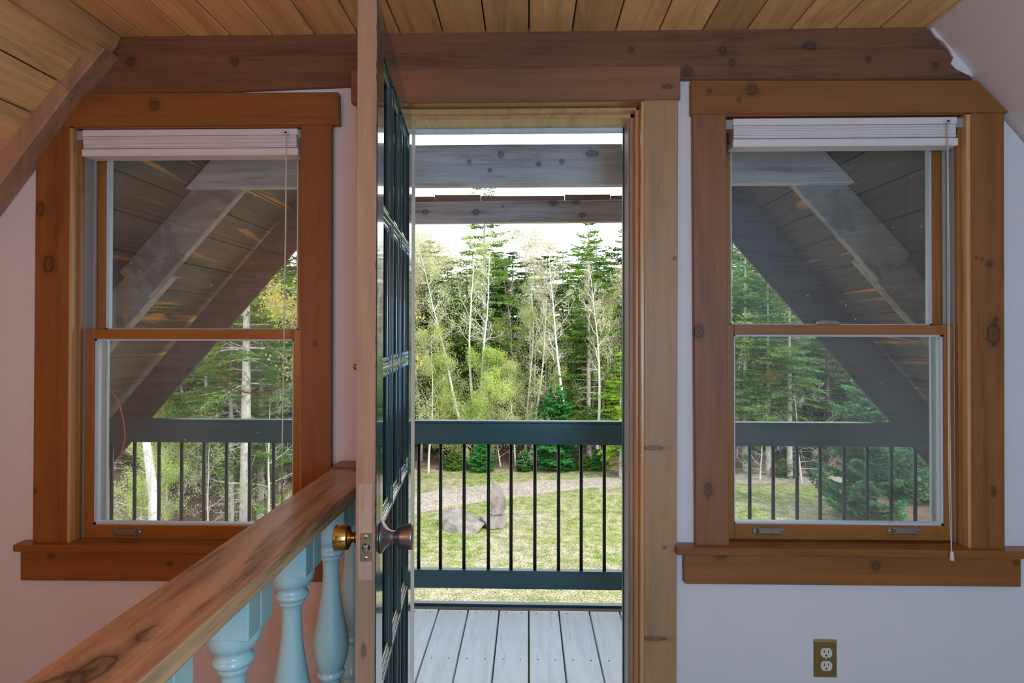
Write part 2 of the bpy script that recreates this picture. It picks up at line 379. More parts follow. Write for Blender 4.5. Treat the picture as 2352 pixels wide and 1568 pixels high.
def LATHE(bm, prof, origin, axis='Z', n=40, cap=True):
    """prof = [(radius, along)]"""
    o = Vector(origin); rings = []
    if isinstance(axis, str): ax = Vector({'X': (1, 0, 0), 'Y': (0, 1, 0), 'Z': (0, 0, 1)}[axis])
    else: ax = Vector(axis).normalized()
    a = ax.orthogonal().normalized(); b = ax.cross(a)
    for r, h in prof:
        rings.append([bm.verts.new(o + ax*h + (a*math.cos(2*PI*k/n) + b*math.sin(2*PI*k/n))*max(r, 1e-4)) for k in range(n)])
    for i in range(len(rings)-1):
        for k in range(n): bm.faces.new((rings[i][k], rings[i][(k+1) % n], rings[i+1][(k+1) % n], rings[i+1][k]))
    if cap: bm.faces.new(rings[0][::-1]); bm.faces.new(rings[-1])

# ------------------------------------------------------------ room shell
ZC = W(1300, 72, YB).z                        # ceiling height at the end wall
XL = W(272, 98, YB).x; SL = 1.22              # left slope starts here
XR = W(2128, 50, YB).x; SR = 1.19
YBK = -3.6
def zl(x): return ZC + SL*(x-XL)
def zr(x): return ZC - SR*(x-XR)
xl0 = XL - ZC/SL; xr0 = XR + ZC/SR
# ceiling planks
bm = bmesh.new(); pw = .1325
k = int(math.floor(XL/pw))
while k*pw < XR:
    a = max(k*pw+.0022, XL); b = min((k+1)*pw-.0022, XR+.01)
    if b > a+.005: B(bm, a, b, YBK, YB+.10, ZC, ZC+.02)
    k += 1
tag(obj('ceiling', bm, 'ceil', bevel=.003), kind='structure')
tag(obj('trim_1', box(XL-.1, XR+.1, YBK, YW+.18, ZC+.012, ZC+.16), 'dark'), kind='structure')
# left boarded slope, right plastered slope (A-frame sides)
bm = bmesh.new(); L = math.hypot(1, SL); t = Vector((-1/L, 0, -SL/L)); nn = Vector((-SL/L, 0, 1/L))
s = 0.0; brd = [.215, .125, .20, .20]; i = 0
while s < 3.0:
    w_ = brd[i % 4]; i += 1
    p0 = Vector((XL, 0, ZC)) + t*(s+.002); p1 = Vector((XL, 0, ZC)) + t*(s+w_-.002)
    if p1.z < -.2: break
    EX(bm, [p0, p1, p1+nn*.02, p0+nn*.02], YBK, YW+.06)
    s += w_
tag(obj('wall_left', bm, 'slope', bevel=.003), kind='structure')
bm = bmesh.new(); a = Vector((XL, 0, ZC)) + nn*.013; b = a + t*3.1
EX(bm, [a, b, b+nn*.12, a+nn*.12], YBK, YW+.16)
tag(obj('trim_2', bm, 'dark'), kind='structure')
bm = bmesh.new(); L = math.hypot(1, SR); t2 = Vector((1/L, 0, -SR/L)); n2 = Vector((SR/L, 0, 1/L))
a = Vector((XR+.004, 0, ZC+.012)); b = a + t2*3.1
EX(bm, [a, b, b+n2*.12, a+n2*.12], YBK, YW+.16)
tag(obj('wall_right', bm, 'wall'), kind='structure')
tag(obj('floor', box(xl0-.3, xr0+.3, YBK, YW+.16, -.12, 0), 'floor'), kind='structure')
tag(obj('wall_back', box(xl0-.3, xr0+.3, YBK-.12, YBK, -.1, ZC+.1), 'wall'), kind='structure')
# end wall with three openings
LW0, LW1 = W(150, 700, YC).x, W(694, 700, YC).x
RW0, RW1 = W(1665, 700, YC).x, W(2236, 700, YC).x
DW0, DW1 = W(930, 700, YC).x, W(1490, 700, YC).x
zLW0, zLW1 = W(400, 1256, YC).z, W(400, 281, YC).z
zRW0, zRW1 = W(1950, 1262, YC).z, W(1950, 255, YC).z
zD1 = W(1200, 222, YC).z
YX = YW + .14
bm = bmesh.new()
def wallpoly(pts): EX(bm, pts, YW, YX)
wallpoly([(xl0, 0), (LW0, 0), (LW0, zl(LW0))])
for (a, b, z0, z1, zt0, zt1) in ((LW0, LW1, zLW0, zLW1, 0, 0), (DW0, DW1, 0, zD1, 0, 0), (RW0, RW1, zRW0, zRW1, 0, 0)):
    if z0 > 0: wallpoly([(a, 0), (b, 0), (b, z0), (a, z0)])
wallpoly([(LW0, zLW1), (LW1, zLW1), (LW1, ZC), (XL, ZC), (LW0, zl(LW0))])
wallpoly([(LW1, 0), (DW0, 0), (DW0, ZC), (LW1, ZC)])
wallpoly([(DW0, zD1), (DW1, zD1), (DW1, ZC), (DW0, ZC)])
wallpoly([(DW1, 0), (RW0, 0), (RW0, ZC), (DW1, ZC)])
wallpoly([(RW0, zRW1), (RW1, zRW1), (RW1, zr(RW1)), (XR, ZC), (RW0, ZC)])
wallpoly([(RW1, 0), (xr0, 0), (RW1, zr(RW1))])
tag(obj('wall_front', bm, 'wall'), kind='structure')
# timber beam across the gable, and the trims
bm = PX([(150, 216), (500, 212), (805, 199), (1565, 184), (1900, 183), (2236, 183), (2118, 52), (1600, 55), (1000, 62), (500, 76), (276, 84)], YB, YW+.01)
tag(obj('trim_3', bm, 'beam', bevel=.003), kind='structure')
# plaster remains along the cut end of the beam
bm = PX([(2138, 66), (2150, 84), (2168, 96), (2180, 112), (2190, 132), (2184, 146), (2196, 158), (2222, 171), (2236, 176), (2226, 156), (2196, 120), (2150, 62)], YB-.003, YB+.004)
tag(obj('trim_4', bm, 'wall'), kind='structure')
bm = PX([(192, 90), (212, 90), (240, 111), (160, 207), (107, 189)], 1.795, YW)
tag(obj('trim_5', bm, 'trim_light', bevel=.003), kind='structure')
bm = PX([(107, 190), (138, 188), (160, 206), (-60, 500), (-60, 430), (-8, 345)], 1.79, YW)
tag(obj('trim_6', bm, 'trim_light', bevel=.004), kind='structure')
bm = PX([(160, 214), (-60, 508), (-60, 480), (140, 216)], 1.82, YW)
tag(obj('trim_7', bm, 'pine_z', bevel=.002), kind='structure')
# ledge strip where slope meets ceiling
a = Vector((XL+.010, 0, ZC-.001)); b = Vector((XL, 0, ZC)) + t*.085 - nn*.004
bm = bmesh.new(); EX(bm, [a, b, b - nn*.018, a + Vector((-.012, 0, -.03))], YBK, YB)
tag(obj('trim_8', bm, 'pine_y', bevel=.003), kind='structure')

# ------------------------------------------------------------ windows
def window(idx, side, glx):
    """side -1 left, +1 right"""
    Lw = side < 0
    root = thing('window_%d' % idx, kind='structure')
    x0, x1 = (LW0, LW1) if Lw else (RW0, RW1)
    z0, z1 = (zLW0, zLW1) if Lw else (zRW0, zRW1)
    # casings
    if Lw:
        obj('casing', PX([(82, 292), (161, 290), (153, 1252), (74, 1254)], YC, YW), 'cas_left', root, bevel=.002)
        obj('casing', PX([(690, 287), (762, 285), (760, 1250), (690, 1250)], YC, YW), 'cas_left_r', root, bevel=.002)
        obj('header', PX([(157, 214), (777, 211), (779, 286), (84, 291.5)], YC-.004, YW), 'head_left', root, bevel=.002)
        obj('apron', PX([(46, 1266), (755, 1266), (755, 1337), (46, 1333)], YC, YW), 'apron', root, bevel=.002)
        sx0, sx1, sz = W(28, 1256, 1.82).x, W(772, 1256, 1.82).x, W(300, 1254, 1.82).z
        jl = W(164, 700, YC).x; jr = W(690, 700, YC).x
    else:
        obj('casing', PX([(1591, 261), (1668, 261), (1675, 1254), (1598, 1254)], YC, YW), 'cas_right_l', root, bevel=.002)
        obj('casing', PX([(2229, 259), (2307, 258), (2309, 1262), (2232, 1262)], YC, YW), 'cas_right', root, bevel=.002)
        obj('header', PX([(1588, 184), (2245, 184), (2318, 258), (1588, 262)], YC-.004, YW), 'head_right', root, bevel=.002)
        obj('apron', PX([(1571, 1270), (2346, 1278), (2346, 1348), (1575, 1341), (1571, 1336)], YC, YW), 'apron', root, bevel=.002)
        sx0, sx1, sz = W(1554, 1260, 1.82).x, W(2420, 1260, 1.82).x, W(1950, 1262, 1.82).z
        jl = W(1668, 700, YC).x; jr = W(2222, 700, YC).x
    bm = bmesh.new(); B(bm, sx0, sx1, 1.82, YW, sz-.022, sz); B(bm, x0, x1, YW, YX, sz-.022, sz)
    obj('stool', bm, 'pine_x', root, bevel=.003)
    # wooden jambs and head lining
    for a, b in ((x0-.001, jl), (jr, x1+.001)):
        obj('jamb', box(a, b, YC+.002, 1.985, sz, z1), 'pine_jamb', root)
    zh = W(400, 292, YC).z if Lw else W(1950, 264, YC).z
    obj('head_jamb', box(x0, x1, YC+.002, 1.985, zh, z1+.002), 'pine_x', root)
    # inner stop bead, jamb liners, outer vinyl frame
    jo = jl if Lw else jr
    for a, sgn in ((jl, 1), (jr, -1)):
        lo, hi = sorted((a, a+sgn*.010))
        obj('stop_bead', box(lo, hi, 1.872, 1.888, sz, zh), 'sash_z', root, bevel=.002)
        lo, hi = sorted((a, a+sgn*.012))
        obj('jamb_liner', box(lo, hi, 1.889, 1.985, sz, zh), 'liner', root)
        lo, hi = sorted((a, a+sgn*.004)); lo2, hi2 = sorted((a, a+sgn*.020))
        obj('liner_rib', box(lo2, hi2, 1.925, 1.931, sz, zh), 'liner', root)
    zb = W(400, 1240, 1.89).z if Lw else W(1950, 1240, 1.89).z
    bm = bmesh.new()
    for a, sgn in ((jl, 1), (jr, -1)):
        for w2, ya, yb in ((.006, 1.972, 1.980), (.003, 1.980, 2.000), (.007, 2.000, 2.014)):
            lo, hi = sorted((a, a+sgn*w2)); B(bm, lo, hi, ya, yb, sz, zh)
    B(bm, jl, jr, 1.972, 2.014, sz-.02, sz+.018); B(bm, jl, jr, 1.972, 2.014, zh-.02, zh+.01)
    obj('outer_frame', bm, 'vinyl', root, bevel=.002)
    # sashes
    zm = W(400, 768, 1.90).z if Lw else W(1950, 758, 1.90).z
    def sash(nm, ya, yb, zb_, zt, bot, top, gm, stile, zoff=0):
        xa, xb = jl+.012, jr-.012
        bm = bmesh.new()
        B(bm, xa, xa+stile, ya, yb, zb_, zt); B(bm, xb-stile, xb, ya, yb, zb_, zt)
        s = obj(nm, bm, 'sash_z', root, bevel=.0015)
        bm = bmesh.new()
        B(bm, xa+stile, xb-stile, ya, yb, zb_, zb_+bot); B(bm, xa+stile, xb-stile, ya, yb, zt-top, zt)
        obj('sash_rail', bm, 'sash', s, bevel=.0015)
        bm = bmesh.new(); yg = (ya+yb)/2
        for i2, (gx0, gx1, gz0, gz1) in enumerate(((xa+stile, xa+stile+.006, zb_+bot, zt-top), (xb-stile-.006, xb-stile, zb_+bot, zt-top), (xa+stile, xb-stile, zb_+bot, zb_+bot+.006), (xa+stile, xb-stile, zt-top-.006, zt-top))):
            B(bm, gx0, gx1, yg-.006, yb+.001, gz0, gz1)
        obj('glazing_bead', bm, 'vinyl', s)
        obj('glass', box(xa+stile, xb-stile, yg-.002, yg+.002, zb_+bot, zt-top), gm, s)
        return s
    low = sash('lower_sash', 1.892, 1.922, zb, zm+.016, .044, .030, 'glass_low', .026)
    up = sash('upper_sash', 1.934, 1.964, zm-.014, zh-.004, .028, .04, 'glass', .030)
    # lifts on the bottom rail
    for px_ in glx:
        c = W(px_, 1221 if Lw else 1219, 1.888); hw = .047 if Lw else .0475
        bm = bmesh.new()
        B(bm, c.x-hw, c.x+hw, 1.888, 1.893, c.z-.011, c.z+.011)
        # raised hollow grip: rim with tapered shoulders
        B(bm, c.x-hw+.012, c.x+hw-.012, 1.874, 1.889, c.z+.006, c.z+.011)
        B(bm, c.x-hw+.012, c.x-hw+.017, 1.876, 1.889, c.z-.010, c.z+.010)
        B(bm, c.x+hw-.017, c.x+hw-.012, 1.876, 1.889, c.z-.010, c.z+.010)
        EX(bm, [(c.x-hw+.014, c.z-.004), (c.x+hw-.014, c.z-.004), (c.x+hw-.017, c.z+.008), (c.x-hw+.017, c.z+.008)], 1.872, 1.876)
        lf = obj('sash_lift', bm, 'lift', low, bevel=.0015)
        for s3 in (-1, 1):
            bm = bmesh.new(); LATHE(bm, [(.0032, 0), (.0032, .003), (.0015, .004)], (c.x+s3*(hw-.006), 1.889, c.z), (0, -1, 0), 12)
            obj('screw', bm, 'steel', low)
    if not Lw:
        c = W(1905, 742, 1.9)
        obj('sash_lock', PX([(1880, 746), (1881, 739), (1887, 735), (1921, 736), (1929, 740), (1929, 746)], 1.925, 1.945), 'lift', up, bevel=.001)
    return root, jl, jr, zh, sz
w1 = window(1, -1, [291]); w2 = window(2, 1, [1765, 2076])

def blind(root_label, x0, x1, ytop, ybot, Yf, cordx, cord_pts, tas, jl, jr):
    a = W(x0, ytop, Yf); b = W(x1, ybot, Yf)
    top, bot = a.z, b.z; xa, xb = a.x, b.x
    r = thing('window_blind', root_label, 'blind', ((xa+xb)/2, Yf+.02, bot), 'faux-wood blinds drawn up at the window heads')
    h = top-bot
    obj('headrail', box(xa, xb, Yf, Yf+.045, top-h*.24, top), 'blind', r, bevel=.0015)
    n_ = 13; z1_ = top-h*.26; z0_ = bot+h*.30
    for i in range(n_):
        z = z1_ - (z1_-z0_)*(i+.5)/n_; dy = random.uniform(-.0015, .0015); dx = random.uniform(-.001, .001)
        th = (z1_-z0_)/n_*.40
        obj('slat', box(xa+.002+dx, xb-.003+dx, Yf+.001+dy, Yf+.049+dy, z-th, z+th), 'blind', r)
    obj('bottom_rail', box(xa-.001, xb+.002, Yf-.002, Yf+.052, bot, bot+h*.27), 'blind', r, bevel=.002)
    c = W(cordx, ytop+7, Yf)
    cl = obj('cord_lock', box(c.x-.012, c.x+.010, Yf-.004, Yf+.004, c.z-.006, c.z+.007), 'vinyl', r, bevel=.001)
    obj('lock_hole', box(c.x-.004, c.x+.004, Yf-.005, Yf+.004, c.z-.002, c.z+.002), 'dark', cl)
    for k_, pts in enumerate(cord_pts):
        bm = bmesh.new(); TUBE(bm, [W(px, py, Yf-.006 - (.044*max(0, (py-500)/770) if tas else 0)) for px, py in pts], .0011, 6)
        obj('pull_cord', bm, 'cord', r, smooth=True)
    if tas:
        p = W(tas[0], tas[1], Yf-.050)
        bm = bmesh.new(); LATHE(bm, [(.0035, .013), (.0045, .011), (.0065, -.011), (.0055, -.013)], p, 'Z', 16)
        obj('cord_tassel', bm, 'ivory', r, smooth=True)
    # mounting brackets into the jambs
    for xx, jx in ((xa, jl), (xb, jr)):
        lo, hi = sorted((xx, jx)); 
        if hi-lo > .0005: obj('bracket', box(lo, hi, Yf+.005, Yf+.04, top-.03, top-.002), 'liner', r)
    return r
random.seed(4)
blind('raised white slatted blind at the head of the left window, cord at its right end', 189, 683, 298, 356, 1.862, 657,
      [[(657, 306), (655, 520), (651, 800), (648, 1000), (646, 1190)], [(658, 306), (657, 520), (653, 800), (649, 1000), (648, 1190)]], None, w1[1], w1[2])
blind('raised white slatted blind at the head of the right window, long cord with tassel', 1684, 2199, 272, 334, 1.858, 2176,
      [[(2175, 280), (2177, 600), (2178, 900), (2180, 1150), (2185, 1268)], [(2177, 280), (2180, 600), (2181, 900), (2184, 1150), (2186, 1268)]], (2186, 1276), w2[1], w2[2])

# ------------------------------------------------------------ door frame
d1 = thing('door_1', kind='structure')
obj('header', PX([(806, 160), (1563, 150), (1563, 228), (806, 236)], YC-.006, YW), 'head_door', d1, bevel=.002)
obj('casing', PX([(1479, 229), (1558, 228), (1554, 1600), (1554, 1870), (1479, 1870)], YC, YW), 'cas_door', d1, bevel=.002)
obj('casing', PX([(819, 234), (927, 234), (927, 1870), (819, 1870)], YC, YW), 'cas_door', d1, bevel=.002)
JR = W(1474, 700, YC).x; HZ = W(1200, 235, YC).z; JL = -.392
bm = bmesh.new()
obj('side_jamb', box(JR, DW1+.001, YC+.003, 2.02, -.02, HZ), 'pine_jamb', d1)
obj('side_jamb', box(DW0-.001, JL, YC+.003, 2.02, -.02, HZ), 'pine_jamb', d1)
obj('head_jamb', box(DW0-.001, DW1+.001, YC+.003, 2.02, HZ, zD1+.001), 'pine_x', d1)
# stepped stops on the side and head
for dx, ya, yb, mt in ((.010, 1.895, 1.93, 'pine_jamb'), (.022, 1.93, 2.02, 'trim_light')):
    obj('door_stop', box(JR-dx, JR, ya, yb, 0, HZ), mt, d1, bevel=.002)
    obj('door_stop', box(JL, JR, ya, yb, HZ-dx, HZ), 'pine_y', d1, bevel=.002)
obj('weather_strip', box(JR-.026, JR-.022, 1.945, 2.02, 0, HZ-.022), 'liner', d1)
obj('outer_trim', box(JR-.030, JR+.06, 2.02, 2.045, -.03, HZ+.05), 'green_rail', d1)
obj('outer_trim', box(JL-.06, JL+.004, 2.02, 2.045, -.03, HZ+.05), 'green_rail', d1)
obj('outer_trim', box(JL, JR, 2.02, 2.045, HZ-.033, HZ+.05), 'deckpaint', d1)
obj('threshold', box(JL, JR, 1.88, 2.04, -.02, .012), 'dark_wood', d1, bevel=.004)
sp = obj('strike_plate', box(JR-.0245, JR-.0215, 1.95, 1.975, .89, .95), 'old_brass', d1)

# ------------------------------------------------------------ open glazed door
HX, HY = -.364, 1.885; DD = Vector((.0923, -.9957, 0)).normalized()   # from hinge to free edge
PR = Vector((DD.y, -DD.x, 0)) * -1                                      # towards +X, the green face
DT = .0405; DWD = .684; DH0, DH1 = .015, CAMZ + .672
door = thing('glazed_door', 'open dark green glazed door with bare worn wooden edge and knobs', 'door', (HX, HY, .015))
ROT = Matrix((DD, PR, Vector((0, 0, 1)))).transposed()
def D(bm, s0, s1, t0, t1, z0, z1):
    """box in door coordinates: s along the door from hinge, t from the green face (t<0 into the slab)"""
    vs = B(bm, s0, s1, t0, t1, z0, z1)
    for v in vs: v.co = Vector((HX, HY, 0)) + ROT @ v.co
def DP(s, t_, z): return Vector((HX, HY, 0)) + ROT @ Vector((s, t_, z))
gs0, gs1 = DWD-.612, DWD-.084
rows = [CAMZ + h for h in (.590, .262, -.080, -.412, -.756, -1.075)]
ST = [(0, gs0), (gs1, DWD)]
for a, b in ST:
    bm = bmesh.new(); D(bm, a, b-(.0004 if b == DWD else 0), -DT, 0, DH0, DH1); obj('stile', bm, 'green', door, bevel=.0015)
bm = bmesh.new(); D(bm, gs0, gs1, -DT, 0, rows[0], DH1); obj('top_rail', bm, 'green', door, bevel=.001)
bm = bmesh.new(); D(bm, gs0, gs1, -DT, 0, DH0, rows[-1]); obj('bottom_rail', bm, 'green', door, bevel=.001)
# bare wooden edge of the slab
bm = bmesh.new(); D(bm, DWD-.0005, DWD+.0006, -DT+.0003, -.0012, DH0+.001, DH1-.001); ed = obj('door_edge', bm, 'edge', door)
ed['label'] = 'bare worn wood edge'
bm = bmesh.new(); D(bm, DWD+.0005, DWD+.0009, -DT+.006, -.008, .84, 1.03); obj('pale_patch', bm, 'edge_pale', ed)
gw = (gs1-gs0)/3; mw = .011
for i in (1, 2):
    c = gs0 + gw*i; bm = bmesh.new()
    D(bm, c-mw, c+mw, -DT+.006, -.006, rows[-1], rows[0]); D(bm, c-.004, c+.004, -DT+.001, -.001, rows[-1], rows[0])
    obj('muntin', bm, 'green', door, bevel=.003, seg=2)
for z in rows[1:-1]:
    bm = bmesh.new(); D(bm, gs0, gs1, -DT+.006, -.006, z-mw, z+mw); D(bm, gs0, gs1, -DT+.001, -.001, z-.004, z+.004)
    obj('muntin', bm, 'green', door, bevel=.003, seg=2)
for i in range(3):
    for j in range(5):
        a = gs0+gw*i+(mw if i else 0); b = gs0+gw*(i+1)-(mw if i < 2 else 0)
        zt = rows[j]-(mw if j else 0); zb_ = rows[j+1]+(mw if j < 4 else 0)
        bm = bmesh.new(); D(bm, a, b, -.022, -.019, zb_, zt); gp = obj('glass_pane', bm, 'glass_door', door)
        # ovolo bead round the pane: four mitred wedges
        bm = bmesh.new(); w_ = .012
        for (s0, s1, z0_, z1_) in ((a, a+w_, zb_, zt), (b-w_, b, zb_, zt), (a, b, zb_, zb_+w_), (a, b, zt-w_, zt)):
            D(bm, s0, s1, -.019, -.008, z0_, z1_)
        obj('glazing_bead', bm, 'green', gp, bevel=.004, seg=2)
# ragged green paint left along the worn edge
bm = bmesh.new(); n_ = 260; vs = []
for i in range(n_+1):
    z = DH0+.002+(DH1-DH0-.004)*i/n_
    low_ = max(0, min(1, (1.05-z)/.5))
    w_ = .0016+max(0, noise.noise(Vector((z*7, 1, 0))))*.006*low_+abs(noise.noise(Vector((z*40, 5, 0))))*.0025
    vs.append((bm.verts.new(DP(DWD+.0007, -.0003, z)), bm.verts.new(DP(DWD+.0007, -.0003-w_, z)), bm.verts.new(DP(DWD+.0012, -.0003, z)), bm.verts.new(DP(DWD+.0012, -.0003-w_, z))))
for a, b in zip(vs[:-1], vs[1:]):
    for p_, q_ in ((2, 3), (3, 1), (1, 0), (0, 2)): bm.faces.new((a[p_], b[p_], b[q_], a[q_]))
bm.faces.new([vs[0][i] for i in (0, 1, 3, 2)]); bm.faces.new([vs[-1][i] for i in (2, 3, 1, 0)])
obj('paint_remnant', bm, 'green', ed)
# knobs
kz = W(900, 1238, 1.25).z; ks = DWD-.060
bm = bmesh.new(); LATHE(bm, [(.033, 0), (.033, .003), (.029, .007), (.019, .013), (.0145, .019), (.0125, .022), (.0122, .033)], DP(ks, 0, kz), PR, 40); ro = obj('rosette', bm, 'pewter', door, smooth=True)
bm = bmesh.new(); LATHE(bm, [(.012, .030), (.018, .033), (.0215, .036), (.0235, .045), (.0265, .060), (.0272, .064), (.0262, .066), (.001, .067)], DP(ks, 0, kz), PR, 40); kn = obj('door_knob', bm, 'pewter', door, smooth=True)
kn['label'] = 'dull pewter outside knob'
bm = bmesh.new(); LATHE(bm, [(.031, 0), (.031, .003), (.026, .007), (.013, .011), (.0105, .014), (.0105, .022)], DP(ks, -DT, kz), -PR, 40); obj('rosette', bm, 'brass', door, smooth=True)
bm = bmesh.new(); LATHE(bm, [(.011, .020), (.018, .022), (.0235, .025), (.0245, .030), (.0262, .044), (.0268, .050), (.0255, .053), (.001, .054)], DP(ks, -DT, kz), -PR, 40); kn = obj('door_knob', bm, 'brass', door, smooth=True)
kn['label'] = 'shiny brass inside knob'
# latch plate
tc_ = -DT/2; s1 = DWD+.0006
bm = bmesh.new(); D(bm, s1-.001, s1+.0012, tc_-.0118, tc_+.0118, kz-.028, kz+.028); lp = obj('latch_plate', bm, 'old_brass', door, bevel=.0006)
bm = bmesh.new(); LATHE(bm, [(.0082, -.002), (.0082, .0009)], DP(s1+.0006, tc_, kz), DD, 24); obj('latch_hole', bm, 'dark', lp)
bm = bmesh.new(); a = DP(s1, tc_-.0055, kz)
for ang in range(1): D(bm, s1, s1+.008, tc_-.0055, tc_+.0055, kz-.0085, kz+.0068)
obj('latch_bolt', bm, 'steel', lp, bevel=.003, seg=3)
for dz in (-.021, .021):
    bm = bmesh.new(); LATHE(bm, [(.0038, 0), (.0038, .0014), (.0016, .0022)], DP(s1+.0006, tc_, kz+dz), DD, 14); obj('screw', bm, 'old_brass', lp)
    bm = bmesh.new(); D(bm, s1+.0020, s1+.0030, tc_-.0022, tc_+.0022, kz+dz-.0004, kz+dz+.0004); obj('screw_slot', bm, 'dark', lp)
# little catch on the room side of the door
q = W(812, 846, 1.27)
bm = bmesh.new(); D(bm, DWD-.075, DWD-.055, -DT-.002, -DT, q.z-.020, q.z+.012)
LATHE(bm, [(.0065, 0), (.0065, .014), (.004, .017)], DP(DWD-.065, -DT-.001, q.z+.004), -PR, 18)
LATHE(bm, [(.0035, 0), (.0035, .010)], DP(DWD-.065, -DT-.001, q.z-.012), -PR, 12)
obj('door_catch', bm, 'pewter', door, bevel=.0008)
for z in (.25, 1.05, 1.80):
    bm = bmesh.new(); hp = DP(-.004, -DT-.004, z); TUBE(bm, [hp-Vector((0, 0, .04)), hp+Vector((0, 0, .04))], .006, 12); obj('hinge', bm, 'old_brass', door)

# ------------------------------------------------------------ stair railing
hr = .40; RX0, RX1 = -1.446*hr, -1.112*hr; RZ = CAMZ-hr; RTH = .033
rail = thing('stair_railing', 'indoor guard railing with wide wooden handrail on turned aqua balusters', 'railing', ((RX0+RX1)/2, 1.0, 0))
bm = box(RX0, RX1, -.9, 1.770, RZ-RTH, RZ)
es = [e_ for e_ in bm.edges if abs(e_.verts[0].co.y-e_.verts[1].co.y) > .5]
bmesh.ops.subdivide_edges(bm, edges=es, cuts=60, use_grid_fill=True)
random.seed(2)
for v in bm.verts:
    if v.co.x > RX1-.001:
        top_ = v.co.z > RZ-.001
        v.co.x += (noise.noise(Vector((v.co.y*9, 0, 3 if top_ else 7))))*.0022
        if not top_: v.co.z += noise.noise(Vector((v.co.y*14, 2, 0)))*.002
bm.normal_update()
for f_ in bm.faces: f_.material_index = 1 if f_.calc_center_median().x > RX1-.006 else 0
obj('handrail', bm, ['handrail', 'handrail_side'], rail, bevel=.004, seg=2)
eb = obj('end_block', box(RX0-.001, RX1+.002, 1.771, YW, RZ-RTH-.004, RZ+.004), 'pine_z', rail, bevel=.003)
eb['label'] = 'darker wooden block joining the handrail to the wall'
obj('wall_post', box(-.546, -.46, 1.80, YW, 0, RZ-RTH-.004), 'pine_z', rail, bevel=.003)
BX = -.509; bh = .0475; top_b = RZ-RTH
def baluster(Yc, name='baluster'):
    bm = bmesh.new(); g = .0006
    zb_ = CAMZ-.512
    for y0_, y1_ in ((Yc-bh, Yc-g), (Yc+g, Yc+bh)): B(bm, BX-bh, BX+bh, y0_, y1_, zb_, top_b)
    # lower square foot
    b1 = obj(name, bm, 'aqua', rail, bevel=.0022, seg=2)
    obj('foot_block', box(BX-bh, BX+bh, Yc-bh, Yc+bh, .06, .27), 'aqua', b1, bevel=.0022, seg=2)
    pr = [(.0455, .504), (.0475, .512), (.0472, .522), (.0440, .533), (.0385, .541), (.0300, .546), (.0285, .552), (.0300, .556), (.0338, .559), (.0352, .564), (.0338, .569), (.0280, .572), (.0275, .576), (.0278, .580), (.0240, .584), (.0214, .590),
          (.0206, .604), (.0206, .625), (.0216, .645), (.0240, .670), (.0290, .705), (.0350, .740), (.0410, .770), (.0448, .795), (.0455, .810), (.0440, .828), (.0400, .846), (.0350, .860), (.0315, .866), (.0318, .870), (.0345, .873), (.0352, .877), (.0345, .881), (.0290, .885), (.0270, .892), (.0262, .905)]
    low = [(.0262, .93), (.028, .955), (.034, .965), (.036, .972), (.034, .979), (.030, .985), (.034, .995), (.040, 1.02), (.044, 1.045), (.0465, 1.062)]
    bm = bmesh.new(); LATHE(bm, [(r_, CAMZ-h_) for r_, h_ in pr+low], (BX, Yc, 0), 'Z', 56)
    s = obj('turned_shaft', bm, 'aqua', b1, smooth=True)
    return b1
for Yc in (1.046-.260*3, 1.046-.260*2, 1.046-.26, 1.046, 1.305, 1.566): baluster(Yc)
baluster(1.752)
obj('bottom_rail', box(BX-.035, BX+.035, -.9, YW, 0, .06), 'pine_y', rail, bevel=.003)

# ------------------------------------------------------------ outlet
c = W(1895, 1511, YW); hw, hh = .0350, .0572
ol = thing('electrical_outlet', 'brass wall plate with two ivory sockets below the right window', 'outlet', (c.x, YW, c.z))
bm = bmesh.new(); a = [(-hw, -hh), (hw, -hh), (hw, hh), (-hw, hh)]
v0 = [bm.verts.new((c.x+p[0], YW, c.z+p[1])) for p in a]; v1 = [bm.verts.new((c.x+p[0]*.985, YW-.002, c.z+p[1]*.99)) for p in a]
v2 = [bm.verts.new((c.x+p[0]*.86, YW-.006, c.z+p[1]*.915)) for p in a]
for u, v in ((v0, v1), (v1, v2)):
    for i in range(4): bm.faces.new((u[i], u[(i+1) % 4], v[(i+1) % 4], v[i]))
bm.faces.new(v2); bm.faces.new(v0[::-1])
obj('wall_plate', bm, 'plate', ol, bevel=.0005)
for dz in (.0195, -.0195):
    bm = bmesh.new(); pts = []
    for k in range(40):
        an = 2*PI*k/40; pts.append((c.x+.0005+.0172*math.cos(an), c.z+dz+max(-.0142, min(.0142, .0172*math.sin(an)))))
    EX(bm, pts, YW-.0085, YW-.004); rc = obj('socket_face', bm, 'ivory', ol, bevel=.0006)
    bm = bmesh.new()
    for sx_ in (-.0064, .0064): B(bm, c.x+sx_-.0011, c.x+sx_+.0011, YW-.0089, YW-.0080, c.z+dz+.0005, c.z+dz+.0085)
    EX(bm, [(c.x-.0028, c.z+dz-.0095), (c.x+.0028, c.z+dz-.0095), (c.x+.0028, c.z+dz-.0065), (c.x+.0012, c.z+dz-.0045), (c.x-.0012, c.z+dz-.0045), (c.x-.0028, c.z+dz-.0065)], YW-.0089, YW-.0080)
    obj('slots', bm, 'dark', rc)
bm = bmesh.new(); LATHE(bm, [(.0032, 0), (.003, .0015), (.001, .0022)], (c.x, YW-.0058, c.z), (0, -1, 0), 16); obj('screw', bm, 'brass', ol)

